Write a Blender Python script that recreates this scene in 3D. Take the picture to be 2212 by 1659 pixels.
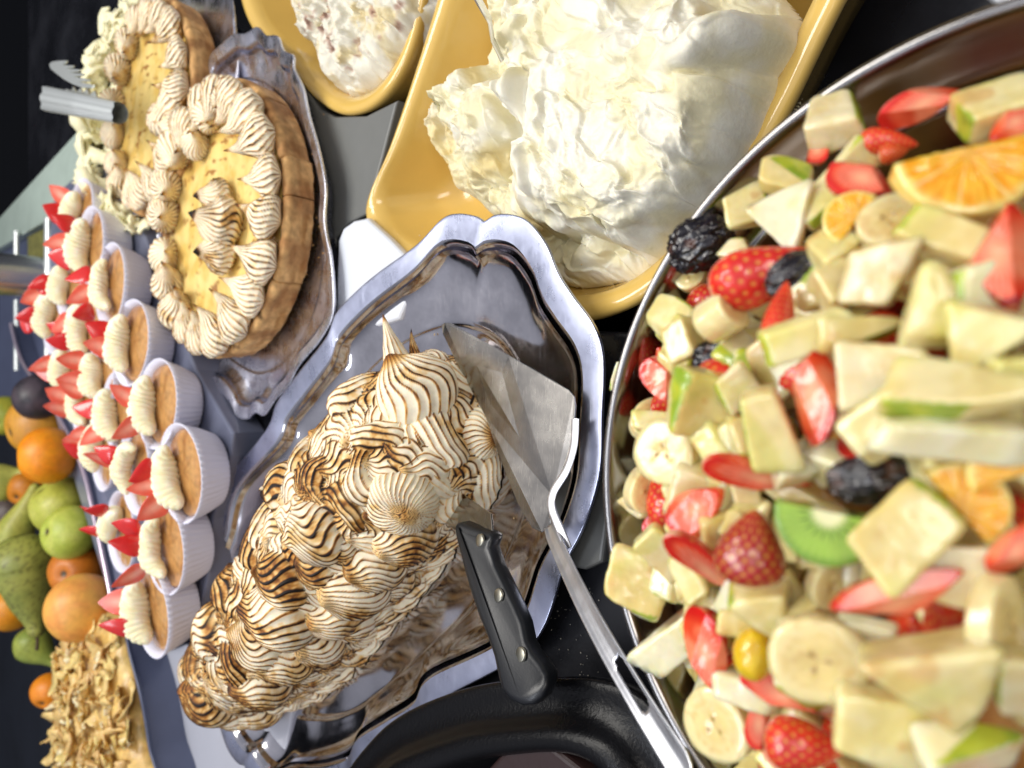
import bpy, bmesh, math, random
import numpy as np
from mathutils import Vector, Matrix

random.seed(7)
rng = np.random.RandomState(7)
CM = 0.01
# ------------------------------------------------------------------ camera, world, lamps, exposure
scene = bpy.context.scene
for o in list(bpy.data.objects):
    bpy.data.objects.remove(o)
COL = scene.collection
FPX = 1597.0; CX = 1106.0; CY = 829.5          # measuring grid of the photograph: 2212 x 1659
PITCH = math.radians(46.0); CAMH = 37.0        # centimetres
_s, _c = math.sin(PITCH), math.cos(PITCH)
DV = np.array([0, _c, -_s]); XV = np.array([0, -_s, -_c]); YV = np.array([1.0, 0, 0])
CAM = np.array([0, 0, CAMH])
cd = bpy.data.cameras.new("camera"); cam = bpy.data.objects.new("camera", cd); COL.objects.link(cam)
cam.matrix_world = Matrix(((XV[0], YV[0], -DV[0], 0), (XV[1], YV[1], -DV[1], 0),
                           (XV[2], YV[2], -DV[2], CAMH*CM), (0, 0, 0, 1)))
cd.sensor_width = 36.0; cd.lens = 18.0*FPX/1106.0; cd.clip_start = 0.01; cd.clip_end = 50
cd.dof.use_dof = True; cd.dof.focus_distance = 0.43; cd.dof.aperture_fstop = 7.5
scene.camera = cam
w = bpy.data.worlds.new("World"); scene.world = w; w.use_nodes = True
wt = w.node_tree; bg = wt.nodes["Background"]; bg.inputs[1].default_value = 1.0
# a dim room: pale ceiling overhead, dark surroundings towards the horizon
_tc = wt.nodes.new('ShaderNodeTexCoord'); _sx = wt.nodes.new('ShaderNodeSeparateXYZ'); _cr = wt.nodes.new('ShaderNodeValToRGB')
wt.links.new(_tc.outputs['Generated'], _sx.inputs[0]); wt.links.new(_sx.outputs['Z'], _cr.inputs[0]); wt.links.new(_cr.outputs[0], bg.inputs[0])
_cr.color_ramp.elements[0].position = 0.0; _cr.color_ramp.elements[0].color = (.035, .035, .04, 1)
_cr.color_ramp.elements[1].position = 1.0; _cr.color_ramp.elements[1].color = (.60, .61, .68, 1)
_e = _cr.color_ramp.elements.new(.35); _e.color = (.13, .135, .16, 1)
_e = _cr.color_ramp.elements.new(.8); _e.color = (.38, .385, .43, 1)
scene.view_settings.view_transform = 'Standard'; scene.view_settings.look = 'None'
scene.view_settings.exposure = 0.42; scene.view_settings.gamma = 1.0

def lamp(name, loc, target, sx, sy, power, color):
    l = bpy.data.lights.new(name, 'AREA'); l.shape = 'RECTANGLE'; l.size = sx; l.size_y = sy
    l.energy = power; l.color = color
    o = bpy.data.objects.new(name, l); COL.objects.link(o)
    o.location = loc
    d = Vector(target) - Vector(loc)
    o.rotation_euler = d.to_track_quat('-Z', 'Y').to_euler()
    return o
lamp("ceiling_panel_lamp", (0.42, 0.85, 1.35), (0.0, 0.45, 0.0), 1.1, 0.45, 14.5, (1.0, 0.965, 0.90))
lamp("ceiling_strip_lamp", (-0.50, 0.45, 1.30), (-0.05, 0.40, 0.0), 0.18, 0.9, 4.0, (0.86, 0.91, 1.0))
lamp("room_lamp", (0.35, -0.75, 1.2), (0.0, 0.25, 0.0), 0.5, 0.5, 4.0, (1.0, 0.93, 0.84))

def ray(u, v):
    return DV + XV*((u-CX)/FPX) + YV*((CY-v)/FPX)
def P(u, v, z):                                 # where the sight line of a measured point meets height z
    r = ray(u, v); t = (z-CAMH)/r[2]; return CAM + r*t
def PY(u, v, y):
    r = ray(u, v); t = y/r[1]; return CAM + r*t
def depth(p): return float((np.asarray(p)-CAM) @ DV)
def px2cm(px, p): return px*depth(p)/FPX

# ------------------------------------------------------------------ noise
_perm = np.random.RandomState(3).permutation(256); _perm = np.concatenate([_perm, _perm, _perm])
_g = np.random.RandomState(4).randn(256, 3); _g /= np.linalg.norm(_g, axis=1)[:, None]
def perlin(p):
    p = np.asarray(p, float)
    i = np.floor(p).astype(int); f = p-i; i &= 255
    u = f*f*f*(f*(f*6-15)+10)
    res = 0
    for dx in (0, 1):
        wx = u[..., 0] if dx else 1-u[..., 0]
        for dy in (0, 1):
            wy = u[..., 1] if dy else 1-u[..., 1]
            for dz in (0, 1):
                wz = u[..., 2] if dz else 1-u[..., 2]
                h = _perm[_perm[_perm[(i[..., 0]+dx) & 255]+((i[..., 1]+dy) & 255)]+((i[..., 2]+dz) & 255)]
                d = (f-np.array([dx, dy, dz]))
                res = res + wx*wy*wz*np.einsum('...k,...k->...', _g[h], d)
    return res*1.5
def fbm(p, oct=4, gain=.5, lac=2.03):
    a = 1.0; s = 0; q = np.asarray(p, float)
    for k in range(oct):
        s = s + a*perlin(q+k*17.3); a *= gain; q = q*lac
    return s
def ridged(p, oct=4, gain=.5, lac=2.1):
    a = 1.0; s = 0; q = np.asarray(p, float)
    for k in range(oct):
        s = s + a*(1-2*np.abs(perlin(q+k*11.7))); a *= gain; q = q*lac
    return s
def sm(a, b, x):
    t = np.clip((x-a)/(b-a), 0, 1); return t*t*(3-2*t)

# ------------------------------------------------------------------ colours and materials
def lin(h):
    c = np.array([int(h[i:i+2], 16)/255 for i in (0, 2, 4)])
    return np.where(c <= .04045, c/12.92, ((c+.055)/1.055)**2.4)
def mixc(a, b, t):
    t = np.asarray(t)[..., None]; return a*(1-t)+b*t

def mat_base(name):
    m = bpy.data.materials.new(name); m.use_nodes = True
    nt = m.node_tree; b = nt.nodes["Principled BSDF"]; return m, nt, b
def add_bump(nt, b, scale, strength, dist, detail=4, rough=.6, coord='Object', stretch=None):
    tc = nt.nodes.new('ShaderNodeTexCoord'); mp = nt.nodes.new('ShaderNodeMapping')
    n = nt.nodes.new('ShaderNodeTexNoise'); n.inputs['Scale'].default_value = scale
    n.inputs['Detail'].default_value = detail; n.inputs['Roughness'].default_value = rough
    if stretch: mp.inputs['Scale'].default_value = stretch
    bp = nt.nodes.new('ShaderNodeBump'); bp.inputs['Strength'].default_value = strength; bp.inputs['Distance'].default_value = dist
    nt.links.new(tc.outputs[coord], mp.inputs[0]); nt.links.new(mp.outputs[0], n.inputs['Vector'])
    nt.links.new(n.outputs['Fac'], bp.inputs['Height']); nt.links.new(bp.outputs[0], b.inputs['Normal'])
    return n
def food(name, rough=.45, sss=0.0, radius=(.004, .002, .001), bump=0, bscale=300, bdist=.0006, coat=0, spec=.5, vary=0.0):
    """colour comes from the point colours 'col' that the builders work out per vertex"""
    m, nt, b = mat_base(name)
    a = nt.nodes.new('ShaderNodeAttribute'); a.attribute_name = 'col'
    src = a.outputs['Color']
    if vary:
        tc = nt.nodes.new('ShaderNodeTexCoord'); n = nt.nodes.new('ShaderNodeTexNoise'); n.inputs['Scale'].default_value = 160
        n.inputs['Detail'].default_value = 5
        r = nt.nodes.new('ShaderNodeMapRange'); r.inputs[1].default_value = .3; r.inputs[2].default_value = .7
        r.inputs[3].default_value = 1-vary; r.inputs[4].default_value = 1+vary*.5
        vm = nt.nodes.new('ShaderNodeVectorMath'); vm.operation = 'SCALE'
        nt.links.new(tc.outputs['Object'], n.inputs['Vector']); nt.links.new(n.outputs['Fac'], r.inputs[0])
        nt.links.new(src, vm.inputs[0]); nt.links.new(r.outputs[0], vm.inputs['Scale']); src = vm.outputs[0]
    nt.links.new(src, b.inputs['Base Color'])
    b.inputs['Roughness'].default_value = rough
    b.inputs['Specular IOR Level'].default_value = spec
    if sss:
        b.inputs['Subsurface Weight'].default_value = sss
        b.inputs['Subsurface Radius'].default_value = radius
        b.inputs['Subsurface Scale'].default_value = 1.0
    if coat: b.inputs['Coat Weight'].default_value = coat; b.inputs['Coat Roughness'].default_value = .12
    if bump: add_bump(nt, b, bscale, bump, bdist)
    return m
def plain(name, col, rough=.4, metal=0, bump=0, bscale=100, bdist=.001, coat=0, var=0, vscale=20, stretch=None, rvar=0, spec=.5):
    m, nt, b = mat_base(name)
    c = lin(col) if isinstance(col, str) else np.array(col)
    b.inputs['Base Color'].default_value = (*c, 1); b.inputs['Roughness'].default_value = rough
    b.inputs['Metallic'].default_value = metal; b.inputs['Specular IOR Level'].default_value = spec
    if coat: b.inputs['Coat Weight'].default_value = coat; b.inputs['Coat Roughness'].default_value = .08
    if var or rvar:
        tc = nt.nodes.new('ShaderNodeTexCoord'); mp = nt.nodes.new('ShaderNodeMapping')
        if stretch: mp.inputs['Scale'].default_value = stretch
        n = nt.nodes.new('ShaderNodeTexNoise'); n.inputs['Scale'].default_value = vscale; n.inputs['Detail'].default_value = 6
        n.inputs['Roughness'].default_value = .65
        nt.links.new(tc.outputs['Object'], mp.inputs[0]); nt.links.new(mp.outputs[0], n.inputs['Vector'])
        if var:
            r = nt.nodes.new('ShaderNodeValToRGB'); r.color_ramp.elements[0].position = .3; r.color_ramp.elements[1].position = .7
            r.color_ramp.elements[0].color = (*(c*(1-var)), 1); r.color_ramp.elements[1].color = (*np.clip(c*(1+var*.6), 0, 1), 1)
            nt.links.new(n.outputs['Fac'], r.inputs[0]); nt.links.new(r.outputs[0], b.inputs['Base Color'])
        if rvar:
            r2 = nt.nodes.new('ShaderNodeMapRange'); r2.inputs[1].default_value = .35; r2.inputs[2].default_value = .65
            r2.inputs[3].default_value = max(rough-rvar, .02); r2.inputs[4].default_value = rough+rvar
            nt.links.new(n.outputs['Fac'], r2.inputs[0]); nt.links.new(r2.outputs[0], b.inputs['Roughness'])
    if bump: add_bump(nt, b, bscale, bump, bdist, stretch=stretch)
    return m
def glass(name, col=(0.85, 0.95, 0.92), rough=.05, alpha=None):
    m, nt, b = mat_base(name)
    b.inputs['Base Color'].default_value = (*col, 1); b.inputs['Roughness'].default_value = rough
    b.inputs['Transmission Weight'].default_value = 1.0; b.inputs['IOR'].default_value = 1.45
    return m

M = {}
def scratched(name, col, rough, rvar, scr=.25, bumpd=.00004, lo=.74, ns=28):
    """worn sheet metal: cloudy patches plus fine scratches"""
    m, nt, b = mat_base(name)
    b.inputs['Metallic'].default_value = 1.0
    tc = nt.nodes.new('ShaderNodeTexCoord')
    n = nt.nodes.new('ShaderNodeTexNoise'); n.inputs['Scale'].default_value = ns; n.inputs['Detail'].default_value = 9; n.inputs['Roughness'].default_value = .7
    nt.links.new(tc.outputs['Object'], n.inputs['Vector'])
    prev = None
    for k, (rot, st) in enumerate((((.0, .0, .4), (38, 2400, 38)), ((0, 0, 1.3), (30, 2800, 30)), ((0, 0, 2.3), (45, 2200, 45)))):
        mp = nt.nodes.new('ShaderNodeMapping'); mp.inputs['Rotation'].default_value = rot; mp.inputs['Scale'].default_value = st
        s = nt.nodes.new('ShaderNodeTexNoise'); s.inputs['Scale'].default_value = 1.0; s.inputs['Detail'].default_value = 2
        nt.links.new(tc.outputs['Object'], mp.inputs[0]); nt.links.new(mp.outputs[0], s.inputs['Vector'])
        r = nt.nodes.new('ShaderNodeMapRange'); r.inputs[1].default_value = .66; r.inputs[2].default_value = .72
        nt.links.new(s.outputs['Fac'], r.inputs[0])
        if prev is None: prev = r.outputs[0]
        else:
            mx = nt.nodes.new('ShaderNodeMath'); mx.operation = 'MAXIMUM'
            nt.links.new(prev, mx.inputs[0]); nt.links.new(r.outputs[0], mx.inputs[1]); prev = mx.outputs[0]
    r2 = nt.nodes.new('ShaderNodeMapRange'); r2.inputs[1].default_value = .35; r2.inputs[2].default_value = .65
    r2.inputs[3].default_value = max(.02, rough-rvar); r2.inputs[4].default_value = rough+rvar
    nt.links.new(n.outputs['Fac'], r2.inputs[0])
    ad = nt.nodes.new('ShaderNodeMath'); ad.operation = 'MULTIPLY_ADD'; ad.inputs[1].default_value = scr
    nt.links.new(prev, ad.inputs[0]); nt.links.new(r2.outputs[0], ad.inputs[2]); nt.links.new(ad.outputs[0], b.inputs['Roughness'])
    cr = nt.nodes.new('ShaderNodeValToRGB'); c = lin(col)
    cr.color_ramp.elements[0].position = .3; cr.color_ramp.elements[1].position = .7
    cr.color_ramp.elements[0].color = (*(c*lo), 1); cr.color_ramp.elements[1].color = (*c, 1)
    nt.links.new(n.outputs['Fac'], cr.inputs[0]); nt.links.new(cr.outputs[0], b.inputs['Base Color'])
    bp = nt.nodes.new('ShaderNodeBump'); bp.inputs['Strength'].default_value = .5; bp.inputs['Distance'].default_value = bumpd
    nt.links.new(prev, bp.inputs['Height']); nt.links.new(bp.outputs[0], b.inputs['Normal'])
    return m
M['flange'] = scratched('worn_aluminium', 'd4daf4', .30, .05, .12, .00002, lo=.80, ns=34)
M['well'] = scratched('polished_steel', 'd6d4da', .11, .06, .10, .000006)
M['blade'] = scratched('server_steel', 'b4b0aa', .24, .05, .06, .000008)
M['handle'] = scratched('handle_steel', 'f2f3f8', .38, .05, .06, .00001)
M['foil'] = scratched('foil_tray', 'e0e2f0', .28, .08, lo=.8, ns=40)
M['bowl_steel'] = plain('bowl_steel', '8d8a88', .17, 1, rvar=.08, vscale=40, stretch=(1, 1, 14))
M['chrome'] = plain('chrome', 'e4e4e6', .26, 1)
M['meringue'] = food('meringue', .62, .25, (.003, .0015, .0008), bump=.35, bscale=900, bdist=.0004, spec=.3, vary=.12)
M['cream'] = food('whipped_cream', .6, .12, (.003, .002, .001), bump=.35, bscale=260, bdist=.0010, spec=.25, vary=.03)
M['piped'] = food('piped_cream', .5, .3, (.004, .002, .001), spec=.35)
M['fruit'] = food('cut_fruit', .22, .55, (.007, .004, .0014), bump=.45, bscale=240, bdist=.0006, coat=.75, vary=.10)
M['berry'] = food('strawberry', .22, .2, (.005, .001, .0005), bump=.2, bscale=500, bdist=.0003, coat=.5, vary=.12)
M['prune'] = food('prune', .24, 0, coat=.4)
M['peel'] = food('fruit_peel', .42, .08, bump=.5, bscale=330, bdist=.0003, vary=.12)
M['crust'] = food('biscuit', .75, .05, bump=.7, bscale=500, bdist=.0008, vary=.3, spec=.2)
M['custard'] = food('custard', .25, .15, bump=.4, bscale=180, bdist=.0008, coat=.25)
M['sponge'] = food('glazed_sponge', .28, .1, bump=.6, bscale=450, bdist=.0007, coat=.5, vary=.25)
M['pastry'] = food('flaky_almond', .42, .15, bump=.4, bscale=300, bdist=.0008, coat=.25, vary=.2)
M['paper'] = plain('paper_case', 'e0e0f0', .5)
M['yellow'] = plain('yellow_glaze', 'd9b45f', .16, bump=.25, bscale=70, bdist=.0006, coat=.5, var=.05, vscale=12)
M['white'] = plain('white_porcelain', 'd9dde4', .2, coat=.4)
M['whitecloth'] = plain('pale_board', 'aeb0ba', .35, var=.08, vscale=6)
M['counter'] = plain('dark_counter', '1b1c21', .28, bump=.2, bscale=220, bdist=.0005, var=.5, vscale=9, rvar=.1)
M['greytray'] = plain('grey_plastic', '6a6b68', .4, var=.12, vscale=10)
M['navy'] = plain('navy_tray', '585f78', .3, var=.1)
M['black'] = plain('black_handle', '15171b', .36, bump=.2, bscale=800, bdist=.0003)
M['pebble'] = plain('black_pebbled', '0b0b0d', .26, bump=.5, bscale=480, bdist=.0006, spec=.2)
M['choc'] = plain('chocolate', '2c1d1c', .35, bump=.3, bscale=50, bdist=.002)
M['rivet'] = plain('rivet', 'b6b3a4', .35, 1)
M['glass'] = glass('glass_edge')
M['paleglass'] = plain('frosted_glass', 'b4c4b9', .25, var=.18, vscale=8)
M['wall'] = plain('dark_wall', '10141c', .8)
M['moss'] = plain('herbs', '77743a', .8, var=.5, vscale=90)

# ------------------------------------------------------------------ mesh helpers (centimetres in, metres out)
def mesh(name, verts, faces, mat, col=None, smooth=True, mats=None, midx=None):
    me = bpy.data.meshes.new(name)
    v = np.asarray(verts, float)*CM
    if isinstance(faces, np.ndarray):
        nf, k = faces.shape
        me.vertices.add(len(v)); me.vertices.foreach_set('co', v.ravel())
        me.loops.add(nf*k); me.loops.foreach_set('vertex_index', faces.ravel().astype(np.int32))
        me.polygons.add(nf); me.polygons.foreach_set('loop_start', (np.arange(nf)*k).astype(np.int32))
        me.polygons.foreach_set('loop_total', np.full(nf, k, np.int32))
        me.update(calc_edges=True)
    else:
        me.from_pydata([tuple(x) for x in v], [], faces)
    if smooth: me.polygons.foreach_set('use_smooth', [True]*len(me.polygons))
    if col is not None:
        c = np.asarray(col, float)
        if c.ndim == 1: c = np.tile(c, (len(v), 1))
        a = me.color_attributes.new('col', 'FLOAT_COLOR', 'POINT')
        a.data.foreach_set('color', np.concatenate([np.clip(c, 0, 1), np.ones((len(v), 1))], 1).ravel())
    for mm in (mats or [mat]): me.materials.append(mm)
    if midx is not None: me.polygons.foreach_set('material_index', np.asarray(midx, np.int32))
    me.validate()
    return me
def link(name, me, parent=None, loc=None, mw=None):
    o = bpy.data.objects.new(name, me); COL.objects.link(o)
    if parent: o.parent = parent
    if loc is not None: o.location = np.asarray(loc)*CM
    if mw is not None: o.matrix_basis = mw
    return o
def empty(name, loc=(0, 0, 0), rz=0):
    o = bpy.data.objects.new(name, None); COL.objects.link(o); o.empty_display_size = .02
    o.location = np.asarray(loc, float)*CM; o.rotation_euler = (0, 0, rz); return o
def tag(o, label=None, cat=None, group=None, kind=None):
    if label: o['label'] = label
    if cat: o['category'] = cat
    if group: o['group'] = group
    if kind: o['kind'] = kind
    return o
def basis(ex, ez, loc, s=1.0):
    ez = np.asarray(ez, float); ez = ez/np.linalg.norm(ez)
    ex = np.asarray(ex, float); ex = ex-ez*(ex@ez); ex /= np.linalg.norm(ex); ey = np.cross(ez, ex)
    s3 = (s, s, s) if np.isscalar(s) else s
    m = Matrix.Identity(4)
    for i in range(3):
        m[i][0] = ex[i]*s3[0]; m[i][1] = ey[i]*s3[1]; m[i][2] = ez[i]*s3[2]; m[i][3] = loc[i]*CM
    return m
def imgdir(a):                                    # world direction that runs at angle a (degrees, counter-clockwise) in the picture
    a = math.radians(a); return XV*math.cos(a)+YV*math.sin(a)

def gridfaces(nu, nv, closed_u=True, off=0):
    """nv rows of nu points"""
    i = np.arange(nv-1)[:, None]*nu; j = np.arange(nu if closed_u else nu-1)[None, :]
    j2 = (j+1) % nu
    f = np.stack([i+j, i+j2, i+nu+j2, i+nu+j], -1).reshape(-1, 4)+off
    return f
def lathe(prof, n=64, seg=None, fl=None):
    prof = np.asarray(prof, float); a = np.arange(n)*2*math.pi/n
    V = np.zeros((len(prof), n, 3))
    for i, (r, z) in enumerate(prof):
        rr = r*(1+(fl(a, i) if fl else 0))
        V[i, :, 0] = rr*np.cos(a); V[i, :, 1] = rr*np.sin(a); V[i, :, 2] = z
    return V.reshape(-1, 3), gridfaces(n, len(prof))
def loopprof(outline, prof, center, n=None):
    """outline: (n,2) closed curve; prof: list of (inset, z, smooth 0..1) -> loft towards the centre"""
    o = np.asarray(outline)-center; r = np.linalg.norm(o, axis=1); th = np.arctan2(o[:, 1], o[:, 0])
    # smoothed radius
    k = len(r); F = np.fft.fft(o[:, 0]+1j*o[:, 1]); fr = np.fft.fftfreq(k)*k
    F2 = F.copy(); F2[np.abs(fr) > 2] = 0; o2 = np.fft.ifft(F2); o2 = np.stack([o2.real, o2.imag], 1)
    rows = []
    for ins, z, s in prof:
        q = o*(1-s)+o2*s; rr = np.linalg.norm(q, axis=1)
        q = q*np.clip(1-ins/rr, 0.0, None)[:, None]
        rows.append(np.concatenate([q+center, np.full((k, 1), z)], 1))
    return np.array(rows)
def catmull(pts, per=8, closed=True):
    pts = np.asarray(pts, float); n = len(pts); out = []
    rngi = range(n) if closed else range(n-1)
    for i in rngi:
        if closed: p0, p1, p2, p3 = pts[(i-1) % n], pts[i], pts[(i+1) % n], pts[(i+2) % n]
        else: p0, p1, p2, p3 = pts[max(i-1, 0)], pts[i], pts[i+1], pts[min(i+2, n-1)]
        for k in range(per):
            t = k/per
            out.append(.5*((2*p1)+(-p0+p2)*t+(2*p0-5*p1+4*p2-p3)*t*t+(-p0+3*p1-3*p2+p3)*t**3))
    if not closed: out.append(pts[-1])
    return np.array(out)
def resample(pts, n, closed=False):
    pts = np.asarray(pts, float)
    if closed: pts = np.concatenate([pts, pts[:1]])
    d = np.concatenate([[0], np.cumsum(np.linalg.norm(np.diff(pts, axis=0), axis=1))])
    t = np.linspace(0, d[-1], n+(1 if closed else 0))
    r = np.stack([np.interp(t, d, pts[:, k]) for k in range(pts.shape[1])], 1)
    return r[:-1] if closed else r

def sweep(path, rad, nphi=24, up=(0, 0, 1), radf=None, capped=True, sq=(1, 1)):
    path = np.asarray(path, float); n = len(path)
    rad = np.broadcast_to(np.asarray(rad, float), (n,))
    T = np.gradient(path, axis=0); T /= np.linalg.norm(T, axis=1)[:, None]+1e-9
    N = np.zeros_like(T); u = np.asarray(up, float); u = u-T[0]*(u@T[0])
    if np.linalg.norm(u) < 1e-3: u = np.array([1., .2, 0]); u = u-T[0]*(u@T[0])
    u /= np.linalg.norm(u)
    for i in range(n):
        u = u-T[i]*(u@T[i]); u /= np.linalg.norm(u)+1e-9; N[i] = u
    B = np.cross(T, N)
    a = np.arange(nphi)*2*math.pi/nphi
    R = rad[:, None]*np.ones((1, nphi))
    if radf is not None: R = R*radf(np.linspace(0, 1, n)[:, None], a[None, :])
    V = path[:, None, :]+R[..., None]*(np.cos(a)[None, :, None]*N[:, None, :]*sq[0]+np.sin(a)[None, :, None]*B[:, None, :]*sq[1])
    F = gridfaces(nphi, n)
    V = V.reshape(-1, 3)
    return V, F

CREAMC = lin('f6ebcf'); GOLD = lin('cb9144'); BROWN = lin('8a5526'); DARK = lin('3d2413'); BLACK = lin('1a120e')
def toastcol(t, base=CREAMC):
    t = np.clip(t, 0, 1.4)
    c = mixc(base, lin('ecc684'), sm(.05, .28, t)); c = mixc(c, GOLD, sm(.26, .48, t)); c = mixc(c, BROWN, sm(.42, .66, t))
    c = mixc(c, DARK, sm(.62, .92, t)); c = mixc(c, BLACK, sm(.98, 1.3, t)); return c
def piped(path, rad, nr=14, depthr=.16, twist=0.0, wob=0.0, wave=None, toast=.6, seed=0, per=6, nlen=26, up=(0, 0, 1), sq=(1, 1),
          tipdark=.3, patch=.35, base=CREAMC, gsc=.55):
    """a ribbed rope or kiss of piped meringue: ridges run along the path, crests are the ones that brown"""
    path = resample(catmull(path, 10, False) if len(path) > 2 else path, nlen)
    rad = np.interp(np.linspace(0, 1, nlen), np.linspace(0, 1, len(rad)), rad)
    rs = np.random.RandomState(seed)
    ph0 = rs.rand()*6.28; k1 = rs.rand()*6
    nphi = nr*per
    if wave is None: wave = .03+.10*rs.rand()
    t = np.linspace(0, 1, nlen)[:, None]; a = (np.arange(nphi)*2*math.pi/nphi)[None, :]
    ang = nr*(a + twist*t + wave*np.sin(t*11+k1+.8*np.sin(a+k1)) + wob*np.sin(t*6.0+k1)*1.6+.05*np.sin(t*13+k1*2+a)+.06*np.sin(3*a+k1))
    saw = np.abs(np.sin(ang/2+ph0)); crest = 1-saw**.85
    amp = depthr*np.clip(.35+1.2*t, 0, 1)
    radf = lambda tt, aa: 1+amp*(crest-.45)
    V, F = sweep(path, rad, nphi, up, radf, sq=sq)
    c = crest.reshape(-1)
    tt = np.repeat(np.linspace(0, 1, nlen), nphi)
    n1 = fbm(V*gsc+seed*3.1, 3); n2 = fbm(V*3.2+seed, 2)
    V = V+(perlin(V*1.6+seed)[:, None])*.06*np.clip(np.repeat(rad, nphi), .1, 1)[:, None]
    tv = toast+patch*n1*1.6
    lo_ = .44-.30*np.clip(tv, 0, 1)
    t1 = (sm(0, 1, np.clip((c-lo_)/.56, 0, 1))**1.1)*(1.32*np.clip(tv+.10, 0.14, 1.0)+.20*n2) + sm(.52, 1.1, tv)*.50*(1+.6*n2) + tipdark*sm(.84, 1.0, tt)*.9
    return V, F, toastcol(t1, base)

_ico = {}
def ico(sub):
    if sub not in _ico:
        bm = bmesh.new(); bmesh.ops.create_icosphere(bm, subdivisions=sub, radius=1)
        v = np.array([x.co[:] for x in bm.verts]); f = np.array([[x.index for x in q.verts] for q in bm.faces]); bm.free()
        _ico[sub] = (v/np.linalg.norm(v, axis=1)[:, None], f)
    return _ico[sub]
def polysolid(planes, sub=4, p=16):
    """rounded convex solid from planes (nx,ny,nz,h); returns verts, faces, nearest plane"""
    d, f = ico(sub); pl = np.asarray(planes, float); n = pl[:, :3]/np.linalg.norm(pl[:, :3], axis=1)[:, None]
    q = np.clip(d@n.T, 0, None)/pl[:, 3][None, :]
    r = (np.sum(q**p, 1))**(-1/p)
    return d*r[:, None], f, np.argmax(q, 1)

# ================================================================== setting
def box(x0, x1, y0, y1, z0, z1, bev=0.0):
    bm = bmesh.new(); bmesh.ops.create_cube(bm, size=1)
    for v in bm.verts:
        v.co = Vector(((x0+x1)/2+v.co.x*(x1-x0), (y0+y1)/2+v.co.y*(y1-y0), (z0+z1)/2+v.co.z*(z1-z0)))
    if bev: bmesh.ops.bevel(bm, geom=list(bm.edges), offset=bev, segments=3, profile=.6, affect='EDGES')
    v = [x.co[:] for x in bm.verts]; f = [[x.index for x in q.verts] for q in bm.faces]; bm.free(); return v, f
def prism(poly, z0, z1, bev=0.0, seg=3):
    """poly: list of (x,y) or (x,y,dz) ; extruded from z0 to z1, rounded edges"""
    bm = bmesh.new()
    lo = [bm.verts.new((p[0], p[1], z0+(p[2] if len(p) > 2 else 0))) for p in poly]
    hi = [bm.verts.new((p[0], p[1], z1+(p[2] if len(p) > 2 else 0))) for p in poly]
    n = len(poly); bm.faces.new(hi); bm.faces.new(lo[::-1])
    for i in range(n): bm.faces.new((lo[i], lo[(i+1) % n], hi[(i+1) % n], hi[i]))
    bmesh.ops.recalc_face_normals(bm, faces=list(bm.faces))
    if bev:
        ed = [e for e in bm.edges if (e.verts[0] in hi and e.verts[1] in hi) or (e.verts[0] in lo and e.verts[1] in lo)]
        bmesh.ops.bevel(bm, geom=ed, offset=bev, segments=seg, profile=.5, affect='EDGES')
    bm.verts.index_update()
    v = [x.co[:] for x in bm.verts]; f = [[x.index for x in q.verts] for q in bm.faces]; bm.free(); return v, f
def vf(name, t, mat, parent=None, smooth=False, **k):
    return link(name, mesh(name, t[0], t[1], mat, smooth=smooth, **k), parent)

tag(vf('counter', box(-130, 130, -30, 165, -12, -7.6), M['counter']), kind='structure')
tag(vf('counter_step', prism([(-128, -20), (-4, -20), (2.0, 8), (3.0, 24), (3.6, 32), (4.4, 36), (7, 43), (12.5, 53.5), (18, 56.5), (22.5, 57.5), (25, 61), (30, 67), (43, 82), (62, 100), (128, 108), (128, 163), (-128, 163)], -7.5, 0, .3), M['counter']), kind='structure')
tag(vf('floor', box(-260, 260, -120, 330, -92, -90), M['wall']), kind='structure')
tag(vf('wall', box(-260, 260, 300, 306, -90, 150), M['wall']), kind='structure')

def strip_between(name, a, b, width, thick, mat, parent=None):
    a = np.asarray(a, float); b = np.asarray(b, float); d = b-a
    V, F = sweep(np.stack([a, (a+b)/2, b]), width/2, 12, sq=(thick/width, 1)); return link(name, mesh(name, V, F, mat), parent)
# pale boards and grey trays that lie on the counter
def quadpx(px, z): return [tuple(P(u, v, z)[:2]) for u, v in px]
o = vf('serving_board', prism(quadpx([(262, 1452), (400, 1392), (640, 1480), (600, 1720), (330, 1760)], 1.0), .1, 1.0, .15), M['whitecloth'])
tag(o, 'pale grey board on the counter left of the long toasted meringue cake', 'board')
o = vf('plastic_box', prism(quadpx([(655, 185), (690, 235), (722, 252), (790, 250), (858, 216), (826, 340), (792, 462), (752, 482), (724, 515), (716, 700), (690, 700), (692, 560), (690, 400)], .2), -7.4, .2, .2), M['greytray'])
tag(o, 'grey plastic box between the round tart and the cream dish', 'box')
o = vf('storage_tub', prism(quadpx([(1200, 1020), (1330, 1000), (1300, 1215), (1262, 1232), (1180, 1215)], 1.2), .1, 1.2, .25), M['greytray'])
tag(o, 'small dark grey plastic tub under the wavy edge of the meringue tray', 'tub')
M['stainless'] = plain('counter_steel', '55555a', .35, 1, rvar=.1, vscale=12, stretch=(1, 12, 1))
o = vf('steel_strip', prism(quadpx([(762, 200), (812, 190), (822, 280), (790, 330)], -5), -7.5, -5, .05), M['stainless'])
tag(o, 'narrow steel strip on the counter beside the cream dish', 'strip')

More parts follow.
